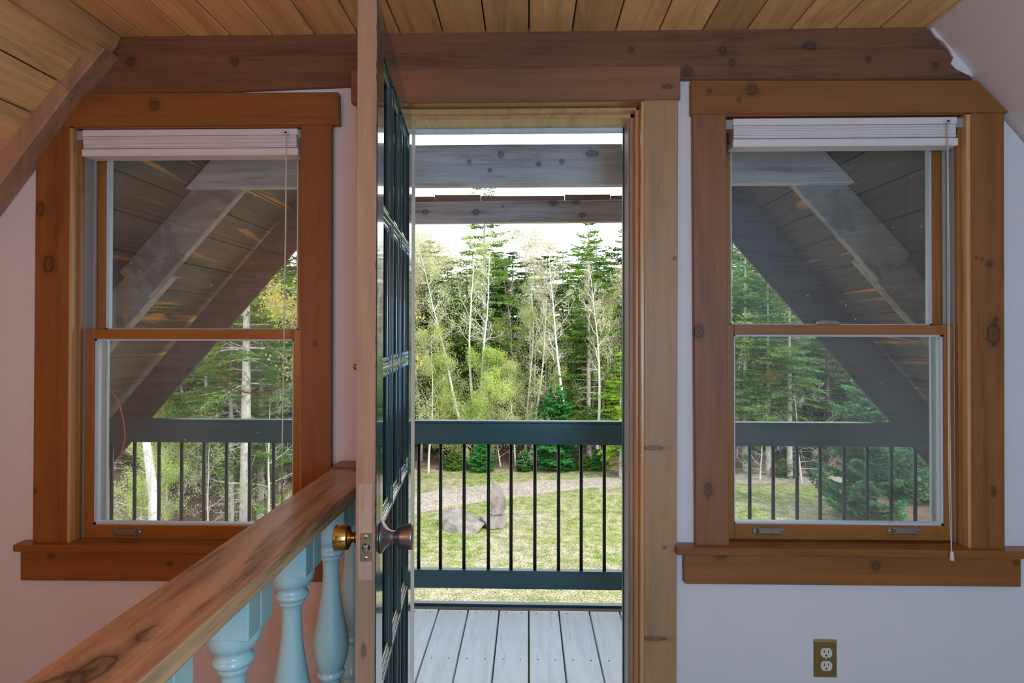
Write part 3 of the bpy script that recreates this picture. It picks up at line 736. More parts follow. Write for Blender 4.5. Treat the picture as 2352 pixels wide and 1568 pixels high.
# ------------------------------------------------------------ balcony deck
DZ = CAMZ-1.362; YE = W(1215, 1401, 2.9).y
YE = 1.362/((-ray(1215, 1401).z)/ray(1215, 1401).y)
gaps = [W(x_, 1401, YE).x for x_ in (938, 1007.9, 1075.7, 1146.8, 1214.6, 1283.6, 1353.6, 1422.9, 1491)]
bwid = gaps[4]-gaps[3]
while gaps[0] > -2.6: gaps.insert(0, gaps[0]-bwid)
while gaps[-1] < 2.6: gaps.append(gaps[-1]+bwid)
deck = thing('balcony_deck', kind='structure')
bm = bmesh.new(); random.seed(9)
for a, b in zip(gaps[:-1], gaps[1:]):
    B(bm, a+.0034, b-.0034, YX+.035, YE+random.uniform(-.004, .002), DZ-.036, DZ)
obj('deck_boards', bm, 'deckpaint', deck, bevel=.004, seg=2)
obj('rim_board', box(-2.6, 2.6, YE+.004, YE+.045, DZ-.20, DZ-.004), 'dark_wood', deck, bevel=.003)
obj('rim_cap', box(-2.6, 2.6, YE+.045, YE+.082, DZ-.16, DZ+.006), 'green_rail', deck, bevel=.003)
obj('joist', box(-2.6, 2.6, YE-.20, YE-.16, DZ-.20, DZ-.037), 'dark_wood', deck)
obj('joist', box(-2.6, 2.6, YE-.42, YE-.40, DZ-.20, DZ-.037), 'dark_wood', deck)
obj('joist', box(-2.6, 2.6, YX, YX+.034, DZ-.20, DZ-.037), 'dark_wood', deck)
bm = bmesh.new()
for g_a, g_b in zip(gaps[:-1], gaps[1:]):
    for q in (.25, .75):
        for yy in (YE-.03, YE-.45):
            LATHE(bm, [(.0035, 0), (.0035, .0006)], (g_a+(g_b-g_a)*q, yy, DZ), 'Z', 8)
obj('nail_heads', bm, 'dark_wood', deck)
YR = YE + .045
rl = thing('deck_railing', 'dark green balcony railing with thin black metal balusters', 'railing', (0, YR, DZ))
zt = W(1200, 967, YR).z; zt2 = W(1200, 1021, YR).z
obj('top_rail', box(-2.5, 2.5, YR, YR+.038, zt2, zt-.012), 'green_rail', rl, bevel=.003, seg=2)
obj('cap_rail', box(-2.5, 2.5, YR-.004, YR+.046, zt-.012, zt), 'green_rail', rl, bevel=.004, seg=2)
zb1, zb0 = W(1200, 1311, YR).z, W(1200, 1353, YR).z
obj('bottom_rail', box(-2.5, 2.5, YR, YR+.038, zb0, zb1), 'green_rail', rl, bevel=.003, seg=2)
bx = [256, 309, 365, 417, 468, 520, 573, 628, 962, 1012, 1066, 1122, 1174, 1228.6, 1283, 1335, 1388, 1442, 1722, 1776, 1831, 1884, 1939, 1992, 2047, 2102]
xs = [W(x_, 1150, YR+.019).x for x_ in bx]
for i in range(1, 5): xs.append(xs[7] + (xs[8]-xs[7])*i/6 if i < 6 else 0)
xs.append(xs[7] + (xs[8]-xs[7])*5/6)
for i in range(1, 5): xs.append(xs[17] + (xs[18]-xs[17])*i/5)
for i in range(1, 5): xs.append(xs[0]-.113*i); xs.append(xs[25]+.113*i)
first = None
for xx in sorted(xs):
    if first is None:
        bm = bmesh.new(); TUBE(bm, [(xx, YR+.019, zb1-.003), (xx, YR+.019, zt2+.003)], .0088, 14)
        first = obj('baluster', bm, 'black_metal', rl, smooth=True); fx = xx
    else:
        c_ = first.copy(); C.objects.link(c_); c_.parent = rl; c_.location = first.location + Vector((xx-fx, 0, 0))
obj('post', box(-2.5, -2.41, YR+.005, YR+.09, DZ-.25, zt-.012), 'green_rail', rl)
obj('post', box(2.41, 2.5, YR+.005, YR+.09, DZ-.25, zt-.012), 'green_rail', rl)

# ------------------------------------------------------------ roof overhang outside
Y1, Y2 = 2.55, 3.40
ro = thing('roof_overhang', kind='structure')
def line(pa, pb, Y): 
    a, b = W(*pa, Y), W(*pb, Y); d = (b-a).normalized(); return a, d
def raft(pa, pb, Y, ya, yb, wid, s0, s1, side, mat, name='rafter', cut=0.0):
    a, d = line(pa, pb, Y); n_ = Vector((-d.z, 0, d.x))
    if n_.x*side < 0: n_ = -n_
    p, q = a+d*s0, a+d*s1
    bm = bmesh.new(); EX(bm, [p, q, q+n_*wid, p+n_*wid], ya, yb)
    return obj(name, bm, mat, ro, bevel=.003), a, d, n_
def jogs(pa, pb, jog, Y):
    a, d = line(pa, pb, Y); return (W(*jog, Y)-a).dot(d)
LA, LB = (560, 432), (275, 755); RA, RB = (1823, 423), (2112, 744)
OLA, OLB = (678, 575), (270, 1050); ORA, ORB = (1680, 552), (2044, 967)
for side, pa, pb, oa, ob_, jg in ((-1, LA, LB, OLA, OLB, (334, 681)), (1, RA, RB, ORA, ORB, (2024, 644))):
    sj = jogs(pa, pb, jg, Y1)
    _, a, d, n_ = raft(pa, pb, Y1, Y1, Y1+.04, .165, -1.4, sj, side, 'rafter')
    raft(pa, pb, Y1, Y1+.03, Y1+.085, .150, sj-.12, 2.2, side, 'rafter', 'rafter_tail')
    # outer rafter under the end of the boards
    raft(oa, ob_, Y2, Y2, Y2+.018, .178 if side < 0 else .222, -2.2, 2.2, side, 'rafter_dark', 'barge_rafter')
    # boards running outwards over the rafters
    bm = bmesh.new(); s = -2.2; random.seed(11+side)
    a2 = a + n_*.168
    while s < 2.6:
        w_ = random.choice((.15, .16, .17))
        dn = random.uniform(0, .003)
        p, q = a2+d*(s+.003)+n_*dn, a2+d*(s+w_-.003)+n_*dn
        EX(bm, [p, q, q+n_*.02, p+n_*.02], YX+.04, Y2+.10); s += w_
    obj('roof_boards', bm, 'roof_board', ro, bevel=.002)
    bm = bmesh.new(); p, q = a2+n_*.022-d*2.2, a2+n_*.022+d*2.6
    EX(bm, [p, q, q+n_*.03, p+n_*.03], YX+.02, Y2+.12); obj('shingles', bm, 'dark', ro)
# horizontal ties
bm = PX([(425, 432), (950, 427), (1447, 424), (1965, 419), (1885, 334), (1447, 330), (1190, 331), (950, 333), (503, 345)], Y1-.045, Y1)
obj('collar_tie', bm, 'beam_weather', ro, bevel=.003)
bm = PX([(610, 513), (950, 513), (1447, 509), (1790, 507), (1760, 456), (1447, 458), (950, 464), (640, 466)], Y2+.02, Y2+.06)
obj('collar_tie', bm, 'beam_weather2', ro, bevel=.003)
for a, b, yt in ((700, 998, 451), (998, 1104, 447), (1104, 1297, 449.5), (1297, 1402, 446), (1402, 1740, 448.5)):
    obj('end_board', PX([(a+.6, 475), (b-.6, 475), (b-.6, yt), (a+.6, yt+.5)], Y2+.062, Y2+.084), 'cap_strip', ro, bevel=.001)
# main roof slab above the loft so that the house shades its balcony
for side, xx, sl in ((-1, XL, SL), (1, XR, SR)):
    zpk = ZC + .20; 
bm = bmesh.new()
EX(bm, [(XL-.1, ZC+.17), (XR+.1, ZC+.17), ((XL+XR)/2, ZC+1.45)], YBK, YX)
tag(obj('trim_9', bm, 'dark'), kind='structure')

# red cords outside the left window
def cord(label, pts, Y, Yend=None):
    P_ = [W(px, py, Y) for px, py in pts]
    bm = bmesh.new()
    # smooth through points
    out = []
    for i in range(len(P_)-1):
        p0 = P_[max(i-1, 0)]; p1 = P_[i]; p2 = P_[i+1]; p3 = P_[min(i+2, len(P_)-1)]
        for k in range(6):
            u = k/6; out.append(.5*((2*p1)+(p2-p0)*u+(2*p0-5*p1+4*p2-p3)*u*u+(3*p1-p0-3*p2+p3)*u**3))
    out.append(P_[-1])
    TUBE(bm, out, .0022, 8)
    return tag(obj('cord', bm, 'red_cord', None, smooth=True), label, 'cord')
cord('short red cord hanging in a bow at the left edge of the left window', [(233, 880), (250, 893), (270, 920), (282, 960), (287, 1000), (283, 1025), (276, 1049)], 2.065)
cord('red cord slung in a shallow curve across the lower pane of the left window', [(505, 860), (515, 873), (535, 890), (560, 900), (590, 903), (625, 896), (665, 877), (700, 860)], 2.068)

# ------------------------------------------------------------ ground
def strip_mesh(pts2, z, name, mat):
    pass
bm = bmesh.new()
nx, ny = 60, 60
tag(obj('lawn', box(-60, 60, -20, 20.6, GZ-.4, GZ), 'lawn'), kind='structure')
bm = bmesh.new()
# forest floor: begins behind the lawn, reaches round the left side
edge = [G(x_, y_) for x_, y_ in ((2300, 1066), (2100, 1074), (1900, 1080), (1700, 1077), (1447, 1073), (1200, 1075), (950, 1077))]
near = [Vector((-6.6, 19.5, GZ)), Vector((-7.2, 15, GZ)), Vector((-5.6, 8, GZ)), Vector((-5.6, 2, GZ))]
ring = [Vector((40, edge[0].y, GZ))] + edge + near + [Vector((-60, 2, GZ)), Vector((-60, 90, GZ)), Vector((40, 90, GZ))]
top = [bm.verts.new((p.x, p.y, GZ+.03)) for p in ring]; bot = [bm.verts.new((p.x, p.y, GZ-.1)) for p in ring]
f = bm.faces.new(top); bm.faces.new(bot[::-1])
for i in range(len(ring)): bm.faces.new((top[i], bot[i], bot[(i+1) % len(ring)], top[(i+1) % len(ring)]))
bmesh.ops.triangulate(bm, faces=[q for q in bm.faces if len(q.verts) > 4])
tag(obj('forest_floor', bm, 'litter'), kind='structure')
# litter under the pine on the right
def flat(pts, z, name, mat, seedv=0):
    bm = bmesh.new(); t_ = []
    n_ = len(pts)
    for i in range(n_):
        for k in range(5):
            u = k/5; p = pts[i].lerp(pts[(i+1) % n_], u)
            j = noise.noise(Vector((p.x*1.7, p.y*1.7, seedv)))*.16
            t_.append(bm.verts.new((p.x+j, p.y+j*1.5, z)))
    b_ = [bm.verts.new((v.co.x, v.co.y, z-.1)) for v in t_]
    bm.faces.new(t_)
    for i in range(len(t_)): bm.faces.new((t_[i], b_[i], b_[(i+1) % len(t_)], t_[(i+1) % len(t_)]))
    bmesh.ops.triangulate(bm, faces=[q for q in bm.faces if len(q.verts) > 4])
    return tag(obj(name, bm, mat), kind='structure')
flat([G(x_, y_) for x_, y_ in ((700, 1260), (850, 1215), (950, 1180), (1050, 1160), (1150, 1146), (1250, 1131), (1350, 1120), (1447, 1115), (1600, 1112), (1750, 1110), (1900, 1109), (2300, 1103),
                              (2300, 1083), (1900, 1087), (1700, 1090), (1447, 1096), (1350, 1098), (1200, 1106), (1080, 1118), (1000, 1126), (950, 1136), (850, 1154), (700, 1185))], GZ+.012, 'dirt_track', 'track')
flat([G(x_, y_) for x_, y_ in ((1960, 1190), (2080, 1205), (2300, 1205), (2400, 1110), (2100, 1105), (1985, 1120))], GZ+.02, 'leaf_litter', 'litter', 4)

# boulders
def boulder(name, label, cx_, cy_, outline, depth, lean=0):
    """outline = silhouette pixels; rock shape from an irregular hull"""
    pass
def hull(pts, name, label, mat='rock', sub=3, rough=.02, base=None):
    bm = bmesh.new()
    for p in pts: bm.verts.new(p)
    bmesh.ops.convex_hull(bm, input=bm.verts[:])
    bmesh.ops.triangulate(bm, faces=bm.faces[:])
    for _ in range(sub):
        bmesh.ops.subdivide_edges(bm, edges=bm.edges[:], cuts=1, use_grid_fill=True)
    for _ in range(1):
        bmesh.ops.smooth_vert(bm, verts=bm.verts[:], factor=.12, use_axis_x=True, use_axis_y=True, use_axis_z=True)
    for v in bm.verts:
        d = noise.noise_vector(v.co*6.0)*rough + noise.noise_vector(v.co*17)*rough*.45
        v.co += d
    o = obj(name, bm, mat, None)
    tag(o, label, 'rock', 'boulders set up on the lawn')
    return o
def rp(px, py, Y): return W(px, py, Y)
y0 = G(1070, 1225).y
hull([rp(1012, 1180, y0+.5), rp(1018, 1218, y0+.2), rp(1072, 1230, y0-.15), rp(1084, 1236, y0-.1), rp(1113, 1204, y0+.2), rp(1016, 1172, y0+.8), rp(1052, 1166, y0+.95), rp(1113, 1198, y0+.5), rp(1105, 1190, y0+.7), rp(1082, 1222, y0-.05), rp(1020, 1220, y0+.9), rp(1105, 1215, y0+.9), rp(1060, 1235, y0)],
     'boulder', 'low wedge-shaped grey boulder lying on the lawn, left of the standing stone')
y1 = G(1130, 1214).y
hull([rp(1103, 1184, y1), rp(1120, 1178, y1+.4), rp(1158, 1180, y1+.3), rp(1163, 1190, y1+.05), rp(1158, 1214, y1-.02), rp(1126, 1215, y1-.1), rp(1108, 1206, y1+.1), rp(1160, 1186, y1+.6), rp(1104, 1190, y1+.6), rp(1120, 1212, y1+.6), rp(1158, 1212, y1+.6)],
     'boulder', 'small block of grey stone underneath the upright stone')
hull([rp(1133, 1103, y1+.25), rp(1140, 1104, y1+.3), rp(1152, 1118, y1+.3), rp(1163, 1148, y1+.2), rp(1163, 1168, y1+.25), rp(1154, 1180, y1+.15), rp(1130, 1183, y1+.1), rp(1127, 1172, y1+.15), rp(1129, 1130, y1+.2), rp(1136, 1120, y1+.5), rp(1158, 1165, y1+.55), rp(1132, 1176, y1+.5), rp(1132, 1106, y1+.35)],
     'boulder', 'tall upright pointed stone balanced on the block', rough=.025)

# ------------------------------------------------------------ trees
class Acc:
    def __init__(s): s.v = []; s.f = []
    def quad(s, p, a, b):
        i = len(s.v); s.v += [p-a*.5-b*.0, p+b*.5, p+a*.5, p-b*.5]; s.f.append((i, i+1, i+2, i+3))
    def tube(s, pts, rads, n=4):
        base = len(s.v)
        for i, p in enumerate(pts):
            t_ = (pts[min(i+1, len(pts)-1)]-pts[max(i-1, 0)]).normalized()
            a = t_.orthogonal().normalized(); b = t_.cross(a)
            for k in range(n): s.v.append(p+(a*math.cos(2*PI*k/n)+b*math.sin(2*PI*k/n))*rads[i])
        for i in range(len(pts)-1):
            for k in range(n):
                s.f.append((base+i*n+k, base+i*n+(k+1) % n, base+(i+1)*n+(k+1) % n, base+(i+1)*n+k))
    def mesh(s): return ([tuple(v) for v in s.v], s.f)
def rv(r=random): 
    return Vector((r.uniform(-1, 1), r.uniform(-1, 1), r.uniform(-1, 1)))
def conifer(h, spread, bare=.15, dens=1.0, droop=.25, seed=1, spray=.13, needle=.055, dead=0, lean=(0, 0)):
    R_ = random.Random(seed); tr = Acc(); lf = Acc()
    tp = [Vector((lean[0]*u*u*h, lean[1]*u*u*h, u*h)) for u in [i/10 for i in range(11)]]
    tr.tube(tp, [max(.012, (.011*h+.02)*(1-u*.1*9.4/10*1.0)) for u in range(11)], 8)
    def tpos(z):
        u = z/h; return Vector((lean[0]*u*u*h, lean[1]*u*u*h, z))
    z = bare*h
    while z < h*.985:
        u = (z-bare*h)/(h*(1-bare)); n_ = R_.randint(4, 6)
        for k in range(n_):
            an = R_.uniform(0, 2*PI); Lb = spread*(1-u)**.62*R_.uniform(.45, 1.15)*min(1, .55+u*2.2)+.10
            d = Vector((math.cos(an), math.sin(an), .25*u+R_.uniform(-.1, .12)))
            pts = []
            for i in range(5):
                q = i/4; pts.append(tpos(z)+d*Lb*q+Vector((0, 0, -droop*Lb*q*q*(1-u*.6)+.12*Lb*q**4)))
            tr.tube(pts, [.016*(1-q/4.2)*(.5+Lb/2) for q in range(5)], 3)
            side = Vector((-d.y, d.x, 0)).normalized()
            ns = max(3, int(Lb/spray*dens*1.3))
            for i in range(ns):
                q = (.12 if u > .4 else .28) + (1-(.12 if u > .4 else .28))*(i+R_.random())/ns
                j = min(3, int(q*4)); p = pts[j].lerp(pts[j+1], q*4-j)
                wl_ = Lb*.38*(1.08-q)+.07
                for sg in (-1, 1):
                    td = (side*sg*R_.uniform(.7, 1.1)+d*R_.uniform(.3, .9)+Vector((0, 0, R_.uniform(-.35, .12)))).normalized()
                    m__ = max(2, int(wl_/.075*dens))
                    for g_ in range(m__):
                        c0 = p+td*wl_*(g_+.5)/m__+rv(R_)*.02
                        a = (td+rv(R_)*.35).normalized()*needle*R_.uniform(1.3, 2.4)
                        b = a.cross(Vector((0, 0, .45))+rv(R_)*.9).normalized()*needle*R_.uniform(.6, 1.0)
                        lf.quad(c0, a, b)
        z += h*R_.uniform(.02, .034)
    for k in range(dead):
        z0 = R_.uniform(.06, max(.1, bare+.1))*h; an = R_.uniform(0, 2*PI); Lb = R_.uniform(.4, 1.3)
        d = Vector((math.cos(an), math.sin(an), R_.uniform(-.2, .3)))
        pts = [tpos(z0)+d*Lb*q/3+rv(R_)*.05*q for q in range(4)]
        tr.tube(pts, [.012, .009, .006, .003], 3)
    return tr, lf
def decid(h, seed, levels=4, spread=.5, r0=.06, start=.3, leaf=.045, nleaf=4, lean=(0, 0), nb=9, up=.5, thin=1.0, leafspread=.14):
    R_ = random.Random(seed); tr = Acc(); lf = Acc()
    pts = [Vector((0, 0, 0))]; d = Vector((lean[0], lean[1], 1)).normalized(); N = 9
    for i in range(N):
        d = (d+Vector((R_.uniform(-.07, .07), R_.uniform(-.07, .07), .03))).normalized(); pts.append(pts[-1]+d*h/N)
    tr.tube(pts, [r0*(1-i/(N+.6)) for i in range(N+1)], 8)
    def br(p, d, L, r, lv):
        q = [p]; dd = d.normalized(); n_ = 4
        for i in range(n_):
            dd = (dd+rv(R_)*.22+Vector((0, 0, .05))).normalized(); q.append(q[-1]+dd*L/n_)
        tr.tube(q, [max(.0022, r*(1-.8*i/n_)) for i in range(n_+1)], 3)
        if lv <= 1:
            for _ in range(nleaf):
                j = R_.randint(1, n_); c0 = q[j]+rv(R_)*leafspread
                a = rv(R_).normalized()*leaf*R_.uniform(.7, 1.3); b = a.cross(rv(R_)).normalized()*leaf*R_.uniform(.5, .9)
                lf.quad(c0, a, b)
            if lv <= 0: return
        for _ in range(R_.randint(3, 4)):
            j = R_.randint(1, n_); sd = (dd+rv(R_)*.9).normalized()
            br(q[j], sd, L*R_.uniform(.45, .7), r*.5, lv-1)
    for k in range(nb):
        u = start+(1-start)*(k+R_.random())/nb; j = min(N-1, int(u*N)); p = pts[j].lerp(pts[j+1], u*N-j)
        an = R_.uniform(0, 2*PI); dd = Vector((math.cos(an), math.sin(an), up+u*.6))
        br(p, dd, h*spread*(1-u*.6)*R_.uniform(.6, 1.1)*.5, r0*.34*(1-u*.5)*thin, levels-1)
    return tr, lf
PROTO = {}
def proto(key, gen, tm, lm, fname='foliage'):
    PROTO[key] = (gen, tm, lm, fname, {})
def plant(key, loc, label, cat, group=None, rz=0.0, sc=1.0, name='tree', sz=None):
    (tr, lf), tm, lm, fname, cache = PROTO[key]
    r = thing(name, label, cat, loc, group); r.rotation_euler = (0, 0, rz); r.scale = (sc, sc, sz or sc)
    if 't' not in cache:
        for q, acc, mm in (('t', tr, tm), ('l', lf, lm)):
            me = bpy.data.meshes.new(fname if q == 'l' else 'trunk')
            me.from_pydata([tuple(v) for v in acc.v], [], acc.f); me.materials.append(M[mm])
            if q == 't':
                for p in me.polygons: p.use_smooth = True
            cache[q] = me
    for q, nm in (('t', 'trunk'), ('l', fname)):
        if q == 'l' and not lf.f: continue
        o = bpy.data.objects.new(nm, cache[q]); C.objects.link(o); o.parent = r
    return r
def gp(px, depth): return Vector((AT(px, depth), depth, GZ))
def top_h(py, depth): return W(1200, py, depth).z - GZ

proto('spruceA', conifer(10.5, 2.1, .34, 1.05, .3, 1, dead=26, needle=.066), 'bark_grey', 'spruce', 'needles')
proto('spruceB', conifer(9.5, 2.2, .08, 1.15, .28, 2, dead=8, needle=.07), 'bark_grey', 'spruce', 'needles')
proto('spruceC', conifer(9.0, 2.4, .05, 1.15, .25, 3, dead=8, needle=.075), 'bark_dark', 'spruce_d', 'needles')
proto('spruceD', conifer(8.0, 1.9, .25, 1.0, .35, 4, dead=30, needle=.066), 'bark_grey', 'spruce', 'needles')
proto('bright', conifer(6.2, 1.7, .10, 1.3, .45, 5, needle=.065), 'bark_grey', 'bright', 'needles')
proto('fir', conifer(2.6, .95, .02, 1.7, .12, 6, spray=.09, needle=.05), 'bark_dark', 'fir', 'needles')
proto('firs', conifer(1.0, .45, .02, 1.9, .1, 7, spray=.07, needle=.035), 'bark_dark', 'fir', 'needles')
proto('cedar', decid(4.3, 33, 5, .62, .05, .04, .05, 7, (.02, 0), 17, up=.45, leafspread=.16), 'twig', 'cedar', 'leaves')
proto('pine', conifer(4.6, 1.9, .04, 1.7, -.12, 9, spray=.11, needle=.075), 'bark_dark', 'pine', 'needles')
proto('birchA', decid(8.6, 21, 4, .42, .082, .55, .05, 3, (-.22, 0), 12), 'bark_birch', 'budg', 'leaves')
proto('birchB', decid(8.8, 22, 4, .36, .074, .5, .05, 3, (-.06, 0), 12), 'bark_birch', 'budg', 'leaves')
proto('birchC', decid(7.6, 23, 4, .42, .074, .45, .045, 3, (.02, 0), 14), 'bark_birch', 'bud', 'leaves')
proto('budtree', decid(9.0, 24, 5, .5, .07, .22, .05, 5, (.03, 0), 15, leafspread=.25), 'bark_grey', 'bud', 'leaves')
proto('budgreen', decid(6.0, 25, 5, .55, .05, .10, .045, 4, (.05, 0), 14, leafspread=.2), 'twig', 'budg', 'leaves')
proto('bare', decid(9.6, 26, 4, .35, .045, .45, .04, 2, (.03, 0), 14, up=1.3), 'twig', 'bud', 'leaves')
proto('brush', decid(3.2, 27, 4, .9, .03, .08, .04, 4, (.1, 0), 16, up=.35), 'twig', 'budg', 'leaves')
proto('maple', decid(7.2, 28, 4, .42, .06, .55, .05, 9, (.0, 0), 22, up=.2, leafspread=.12), 'twig', 'maple', 'leaves')
proto('bigbirch', decid(5.6, 31, 3, .35, .12, .55, .05, 5, (.05, 0), 8), 'bark_birch', 'budg', 'leaves')
proto('snag', decid(4.2, 29, 4, .9, .05, .15, .03, 0, (.05, 0), 12, up=.1), 'twig', 'bud', 'leaves')
proto('shrub', conifer(.9, .7, .0, 1.5, -.1, 30, spray=.09, needle=.05), 'bark_dark', 'spruce', 'leaves')

def T(key, px, depth, label, cat='tree', top=None, rz=0, group=None, name='tree', sc=None):
    base = PROTO[key][0][0].v
    hh_ = max(v.z for v in base[:400])
    hh_ = {'spruceA': 10.5, 'spruceB': 9.5, 'spruceC': 9.0, 'spruceD': 8.0, 'bright': 6.2, 'fir': 2.6, 'firs': 1.0, 'cedar': 4.6, 'pine': 4.6, 'shrub': .9}.get(key, hh_)
    s_ = sc or (top_h(top, depth)/hh_ if top is not None else 1.0)
    return plant(key, gp(px, depth) + Vector((0, 0, -.02)), label, cat, group, rz, s_, name)
# seen through the doorway
T('spruceA', 1112, 22.5, 'tall spruce with open crown and bare lower trunk, left of centre in the doorway', top=395, rz=.6, name='spruce_tree')
T('spruceB', 1352, 22.0, 'tall full spruce rising at the right of the doorway view', top=505, rz=2.0, name='spruce_tree')
T('birchA', 1082, 20.9, 'white birch leaning left, the most slanted pale trunk in the doorway', top=585, rz=.0, name='birch_tree')
T('birchB', 1092, 21.2, 'slim white birch between the leaning birch and the open-crowned spruce', top=540, rz=.2, name='birch_tree')
T('birchB', 1106, 21.0, 'straight white birch just left of the bare lower spruce trunk', top=560, rz=1.3, name='birch_tree')
T('birchC', 1222, 21.4, 'pale crooked birch in the middle of the doorway view', top=650, rz=.4, name='birch_tree')
T('birchB', 1207, 22.0, 'thin grey-white birch left of the crooked birch in the middle', top=640, rz=2.2, name='birch_tree')
T('birchC', 1303, 21.0, 'very straight thin pale birch right of the middle of the doorway', top=590, rz=3.9, name='birch_tree')
T('birchC', 1368, 20.8, 'forked pale birch with spreading twigs near the right door jamb', top=640, rz=5.0, name='birch_tree')
T('budtree', 968, 21.6, 'tan budding tree beside the open glazed door', top=515, rz=1.0, name='budding_tree')
T('budtree', 1432, 23.5, 'tan budding tree close to the right door jamb', top=505, rz=3.1, name='budding_tree')
T('bare', 1215, 24.5, 'bare tree whose thin upright twigs show against the white sky', top=500, rz=0, name='bare_tree')
T('cedar', 1090, 20.4, 'rounded yellow-green cedar low at the left of the doorway view', top=800, rz=0, name='cedar_tree')
T('cedar', 1040, 21.3, 'second yellow-green cedar, behind and left of the rounded one', top=815, rz=2.5, name='cedar_tree')
T('budgreen', 985, 19.9, 'pale twiggy tree coming into leaf beside the glazed door', top=760, rz=.4, name='budding_tree')
T('budgreen', 1185, 20.6, 'thin pale-leaved sapling behind the young fir in the doorway', top=830, rz=1.9, name='sapling')
T('fir', 1275, 20.6, 'dense blue-green young fir in the middle of the wood edge', top=885, rz=0, name='fir_tree')
T('bright', 1425, 19.6, 'bright yellow-green spruce with drooping boughs at the right door jamb', top=800, rz=1.0, name='spruce_tree')
T('firs', 1108, 20.2, 'small bright fir at the lawn edge behind the left balusters', top=1015, name='young_fir')
T('firs', 1205, 20.3, 'small bright fir at the lawn edge, middle of the doorway', top=1035, rz=1, name='young_fir')
T('firs', 1300, 20.4, 'small fir at the lawn edge, right of the middle of the doorway', top=1030, rz=2, name='young_fir')
T('firs', 1375, 20.5, 'small fir at the lawn edge near the right door jamb', top=1030, rz=3, name='young_fir')
T('shrub', 1045, 20.4, 'low green shrub at the lawn edge behind the first balusters', 'shrub', top=1040, rz=3, name='shrub')
T('shrub', 1345, 20.5, 'low green shrub between two small firs at the lawn edge', 'shrub', top=1045, rz=1, name='shrub')
T('brush', 1250, 20.9, 'twiggy brush behind the blue-green fir', 'shrub', top=860, rz=1, name='brush')
T('brush', 1150, 20.8, 'twiggy brush beside the rounded cedar', 'shrub', top=880, rz=3, name='brush')
# seen through the left window
T('spruceB', 600, 14.8, 'green spruce behind the left window, nearest to its right edge', top=560, rz=1.0, name='spruce_tree')
T('spruceD', 532, 14.0, 'spruce with long bare grey trunk in the middle of the left window', top=640, rz=2.0, name='spruce_tree')
T('spruceD', 475, 15.5, 'thin spruce trunk left of the middle in the left window', top=600, rz=4.0, name='spruce_tree')
T('spruceA', 566, 13.0, 'scaly bare trunk right of the long grey trunk in the left window', top=150, rz=1.0, name='spruce_tree')
T('bigbirch', 366, 11.5, 'thick white birch trunk leaning right in the left window', sc=1.0, name='birch_tree')
T('cedar', 320, 12.2, 'leafy light green bush at the lower left of the left window', top=1000, rz=1, name='cedar_tree')
T('cedar', 385, 14.5, 'light green cedar behind the leaning birch', top=880, rz=2, name='cedar_tree')
T('maple', 680, 9.0, 'budding maple reaching orange and green leaf tips across the left window', top=470, rz=2.4, name='maple_tree')
T('snag', 330, 10.5, 'dead branching snag with white limbs behind the left balusters', top=1035, rz=.5, name='dead_tree')
T('snag', 620, 13.5, 'dead branching snag near the right edge of the left window', top=900, rz=2.5, name='dead_tree')
T('brush', 480, 13.0, 'bare twiggy brush low in the left window', 'shrub', top=1000, rz=2, name='brush')
T('spruceC', 430, 18.0, 'dark full spruce at the back of the left window view', top=640, rz=2, name='spruce_tree')
# seen through the right window
T('spruceB', 1712, 20.5, 'light green spruce at the left edge of the right window', top=520, rz=.3, name='spruce_tree')
T('spruceA', 1813, 19.5, 'spruce with straight pale trunk in the middle of the right window', top=560, rz=2.3, name='spruce_tree')
T('spruceD', 1764, 19.9, 'slim spruce trunk left of the pale trunk in the right window', top=600, rz=3.3, name='spruce_tree')
T('snag', 1840, 18.9, 'dead tree with tangled white limbs low in the right window', top=890, rz=3.0, name='dead_tree')
T('snag', 1745, 19.2, 'second tangle of dead limbs at the left of the right window', top=930, rz=1.0, name='dead_tree')
T('pine', 1995, 15.2, 'soft blue-green white pine low in the right window', top=850, rz=0, name='pine_tree')
T('pine', 2120, 17.0, 'second soft white pine, half hidden by the right window stile', top=930, rz=2, name='pine_tree')
T('spruceC', 1900, 21.5, 'dark spruce behind the white pine', top=560, rz=1, name='spruce_tree')
T('shrub', 1805, 19.7, 'low green shrub at the track edge in the right window', 'shrub', top=1050, rz=1, name='shrub')
T('shrub', 1880, 19.7, 'low green shrub beside the white pine in the right window', 'shrub', top=1055, rz=2, name='shrub')
# yellow-brown cluster in the spruce
R_ = random.Random(5); ac = Acc(); c0 = W(1776, 862, 19.3)
for _ in range(1100):
    d_ = rv(R_); 
    if d_.length > 1: continue
    p = c0+Vector((d_.x*.24, d_.y*.2, d_.z*.2)); a = rv(R_).normalized()*.05; ac.quad(p, a, a.cross(rv(R_)).normalized()*.02)
ac.tube([c0+Vector((0, 0, -.2)), c0+Vector((-.1, .6, .05))], [.02, .02], 4)
tag(obj('witches_broom', ac.mesh(), 'lichen'), 'round yellow-brown twig cluster in a spruce, right window', 'twig cluster')
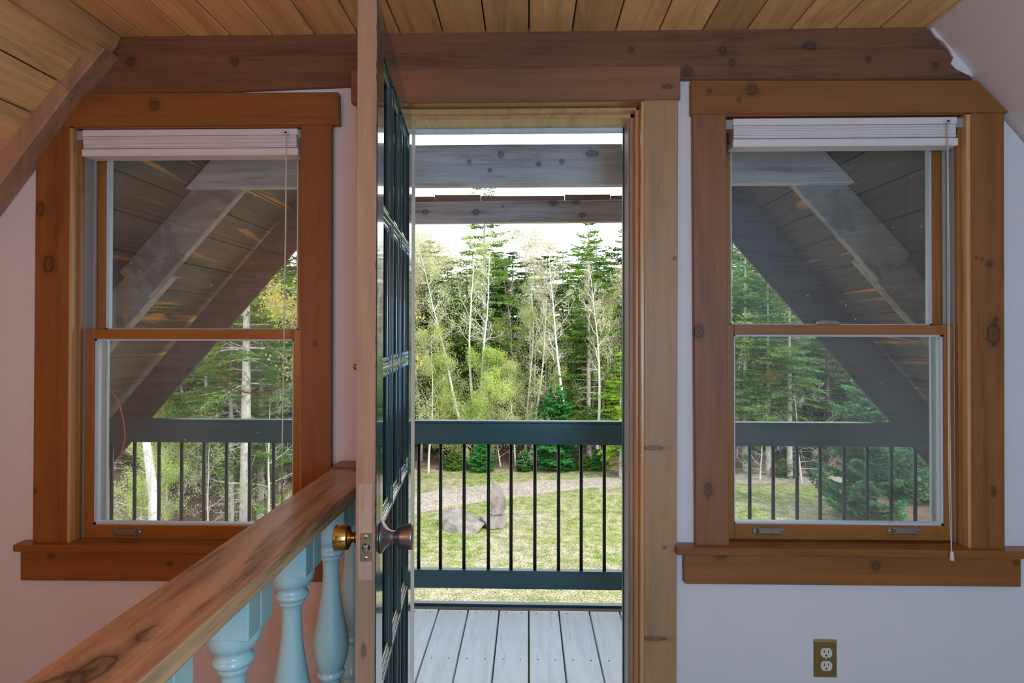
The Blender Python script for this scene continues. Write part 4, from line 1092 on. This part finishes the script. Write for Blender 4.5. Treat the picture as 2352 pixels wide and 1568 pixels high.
# deep background trees
R_ = random.Random(77)
KIND = {'spruceB': 'mid-green full spruce', 'spruceC': 'dark broad spruce', 'spruceD': 'bare-trunked spruce',
        'bare': 'bare thin tree', 'budtree': 'tan budding tree', 'budgreen': 'pale green budding tree'}
deep = []
for row, (d_, y_a, y_b, step) in enumerate(((22.6, 660, 760, 1.5), (24.2, 570, 690, 1.25), (26.4, 545, 650, 1.25), (29.5, 530, 630, 1.4), (34, 520, 610, 1.5))):
    xx = -1.15*d_*.62
    while xx < d_*.62:
        kx = R_.choice((('budgreen', 'spruceB', 'spruceC', 'budgreen', 'spruceD'), ('spruceB', 'spruceC', 'spruceD', 'bare', 'budtree'), ('spruceB', 'spruceC', 'spruceC', 'spruceD', 'budtree'),
                        ('spruceB', 'spruceC', 'spruceC'), ('spruceC', 'spruceB', 'spruceC', 'budtree'))[row])
        dd = d_+R_.uniform(-.7, .7); px = xx*1400/dd+1214
        tp_ = R_.uniform(540, 620) if kx == 'bare' else R_.uniform(y_a, y_b)
        if 1170 < px < 1290 and row > 0: tp_ += 30
        if not (690 < px < 900 or 1500 < px < 1640):
            deep.append((px, dd, kx, tp_))
        xx += step*R_.uniform(.75, 1.25)
for i in range(12):
    dd = R_.uniform(15.5, 20.5); px = R_.uniform(-13.5, -5.4)/20*1400+1214-60
    deep.append((px, dd, R_.choice(('spruceC', 'spruceD', 'spruceB')), R_.uniform(540, 690)))
ORD = ['first', 'second', 'third', 'fourth', 'fifth', 'sixth', 'seventh', 'eighth', 'ninth', 'tenth', 'eleventh', 'twelfth', 'thirteenth', 'fourteenth', 'fifteenth', 'sixteenth', 'seventeenth', 'eighteenth', 'nineteenth', 'twentieth']
views = {'left window': (-999, 760), 'doorway': (760, 1600), 'right window': (1600, 9999)}
for vn, (a_, b_) in views.items():
    for kx, kn in KIND.items():
        for dist, dn in ((0, 'at the wood front'), (24.8, 'deep in the wood')):
            lst = sorted(t_ for t_ in deep if a_ <= t_[0] < b_ and t_[2] == kx and (t_[1] >= 24.8) == (dist > 0))
            for i, (px, dd, _, tp_) in enumerate(lst):
                r_ = T(kx, px, dd, '%s %s, %s from the left in the %s' % (kn, dn, ORD[i], vn), top=tp_, rz=R_.uniform(0, 6), group='trees filling the wood',
                  name={'bare': 'bare_tree', 'budtree': 'budding_tree', 'budgreen': 'budding_tree'}.get(kx, 'spruce_tree'))
                if dist: r_.scale.x *= 1.4; r_.scale.y *= 1.4
print('objects', len(bpy.data.objects), 'polys', sum(len(o.data.polygons) for o in bpy.data.objects if o.type == 'MESH'))
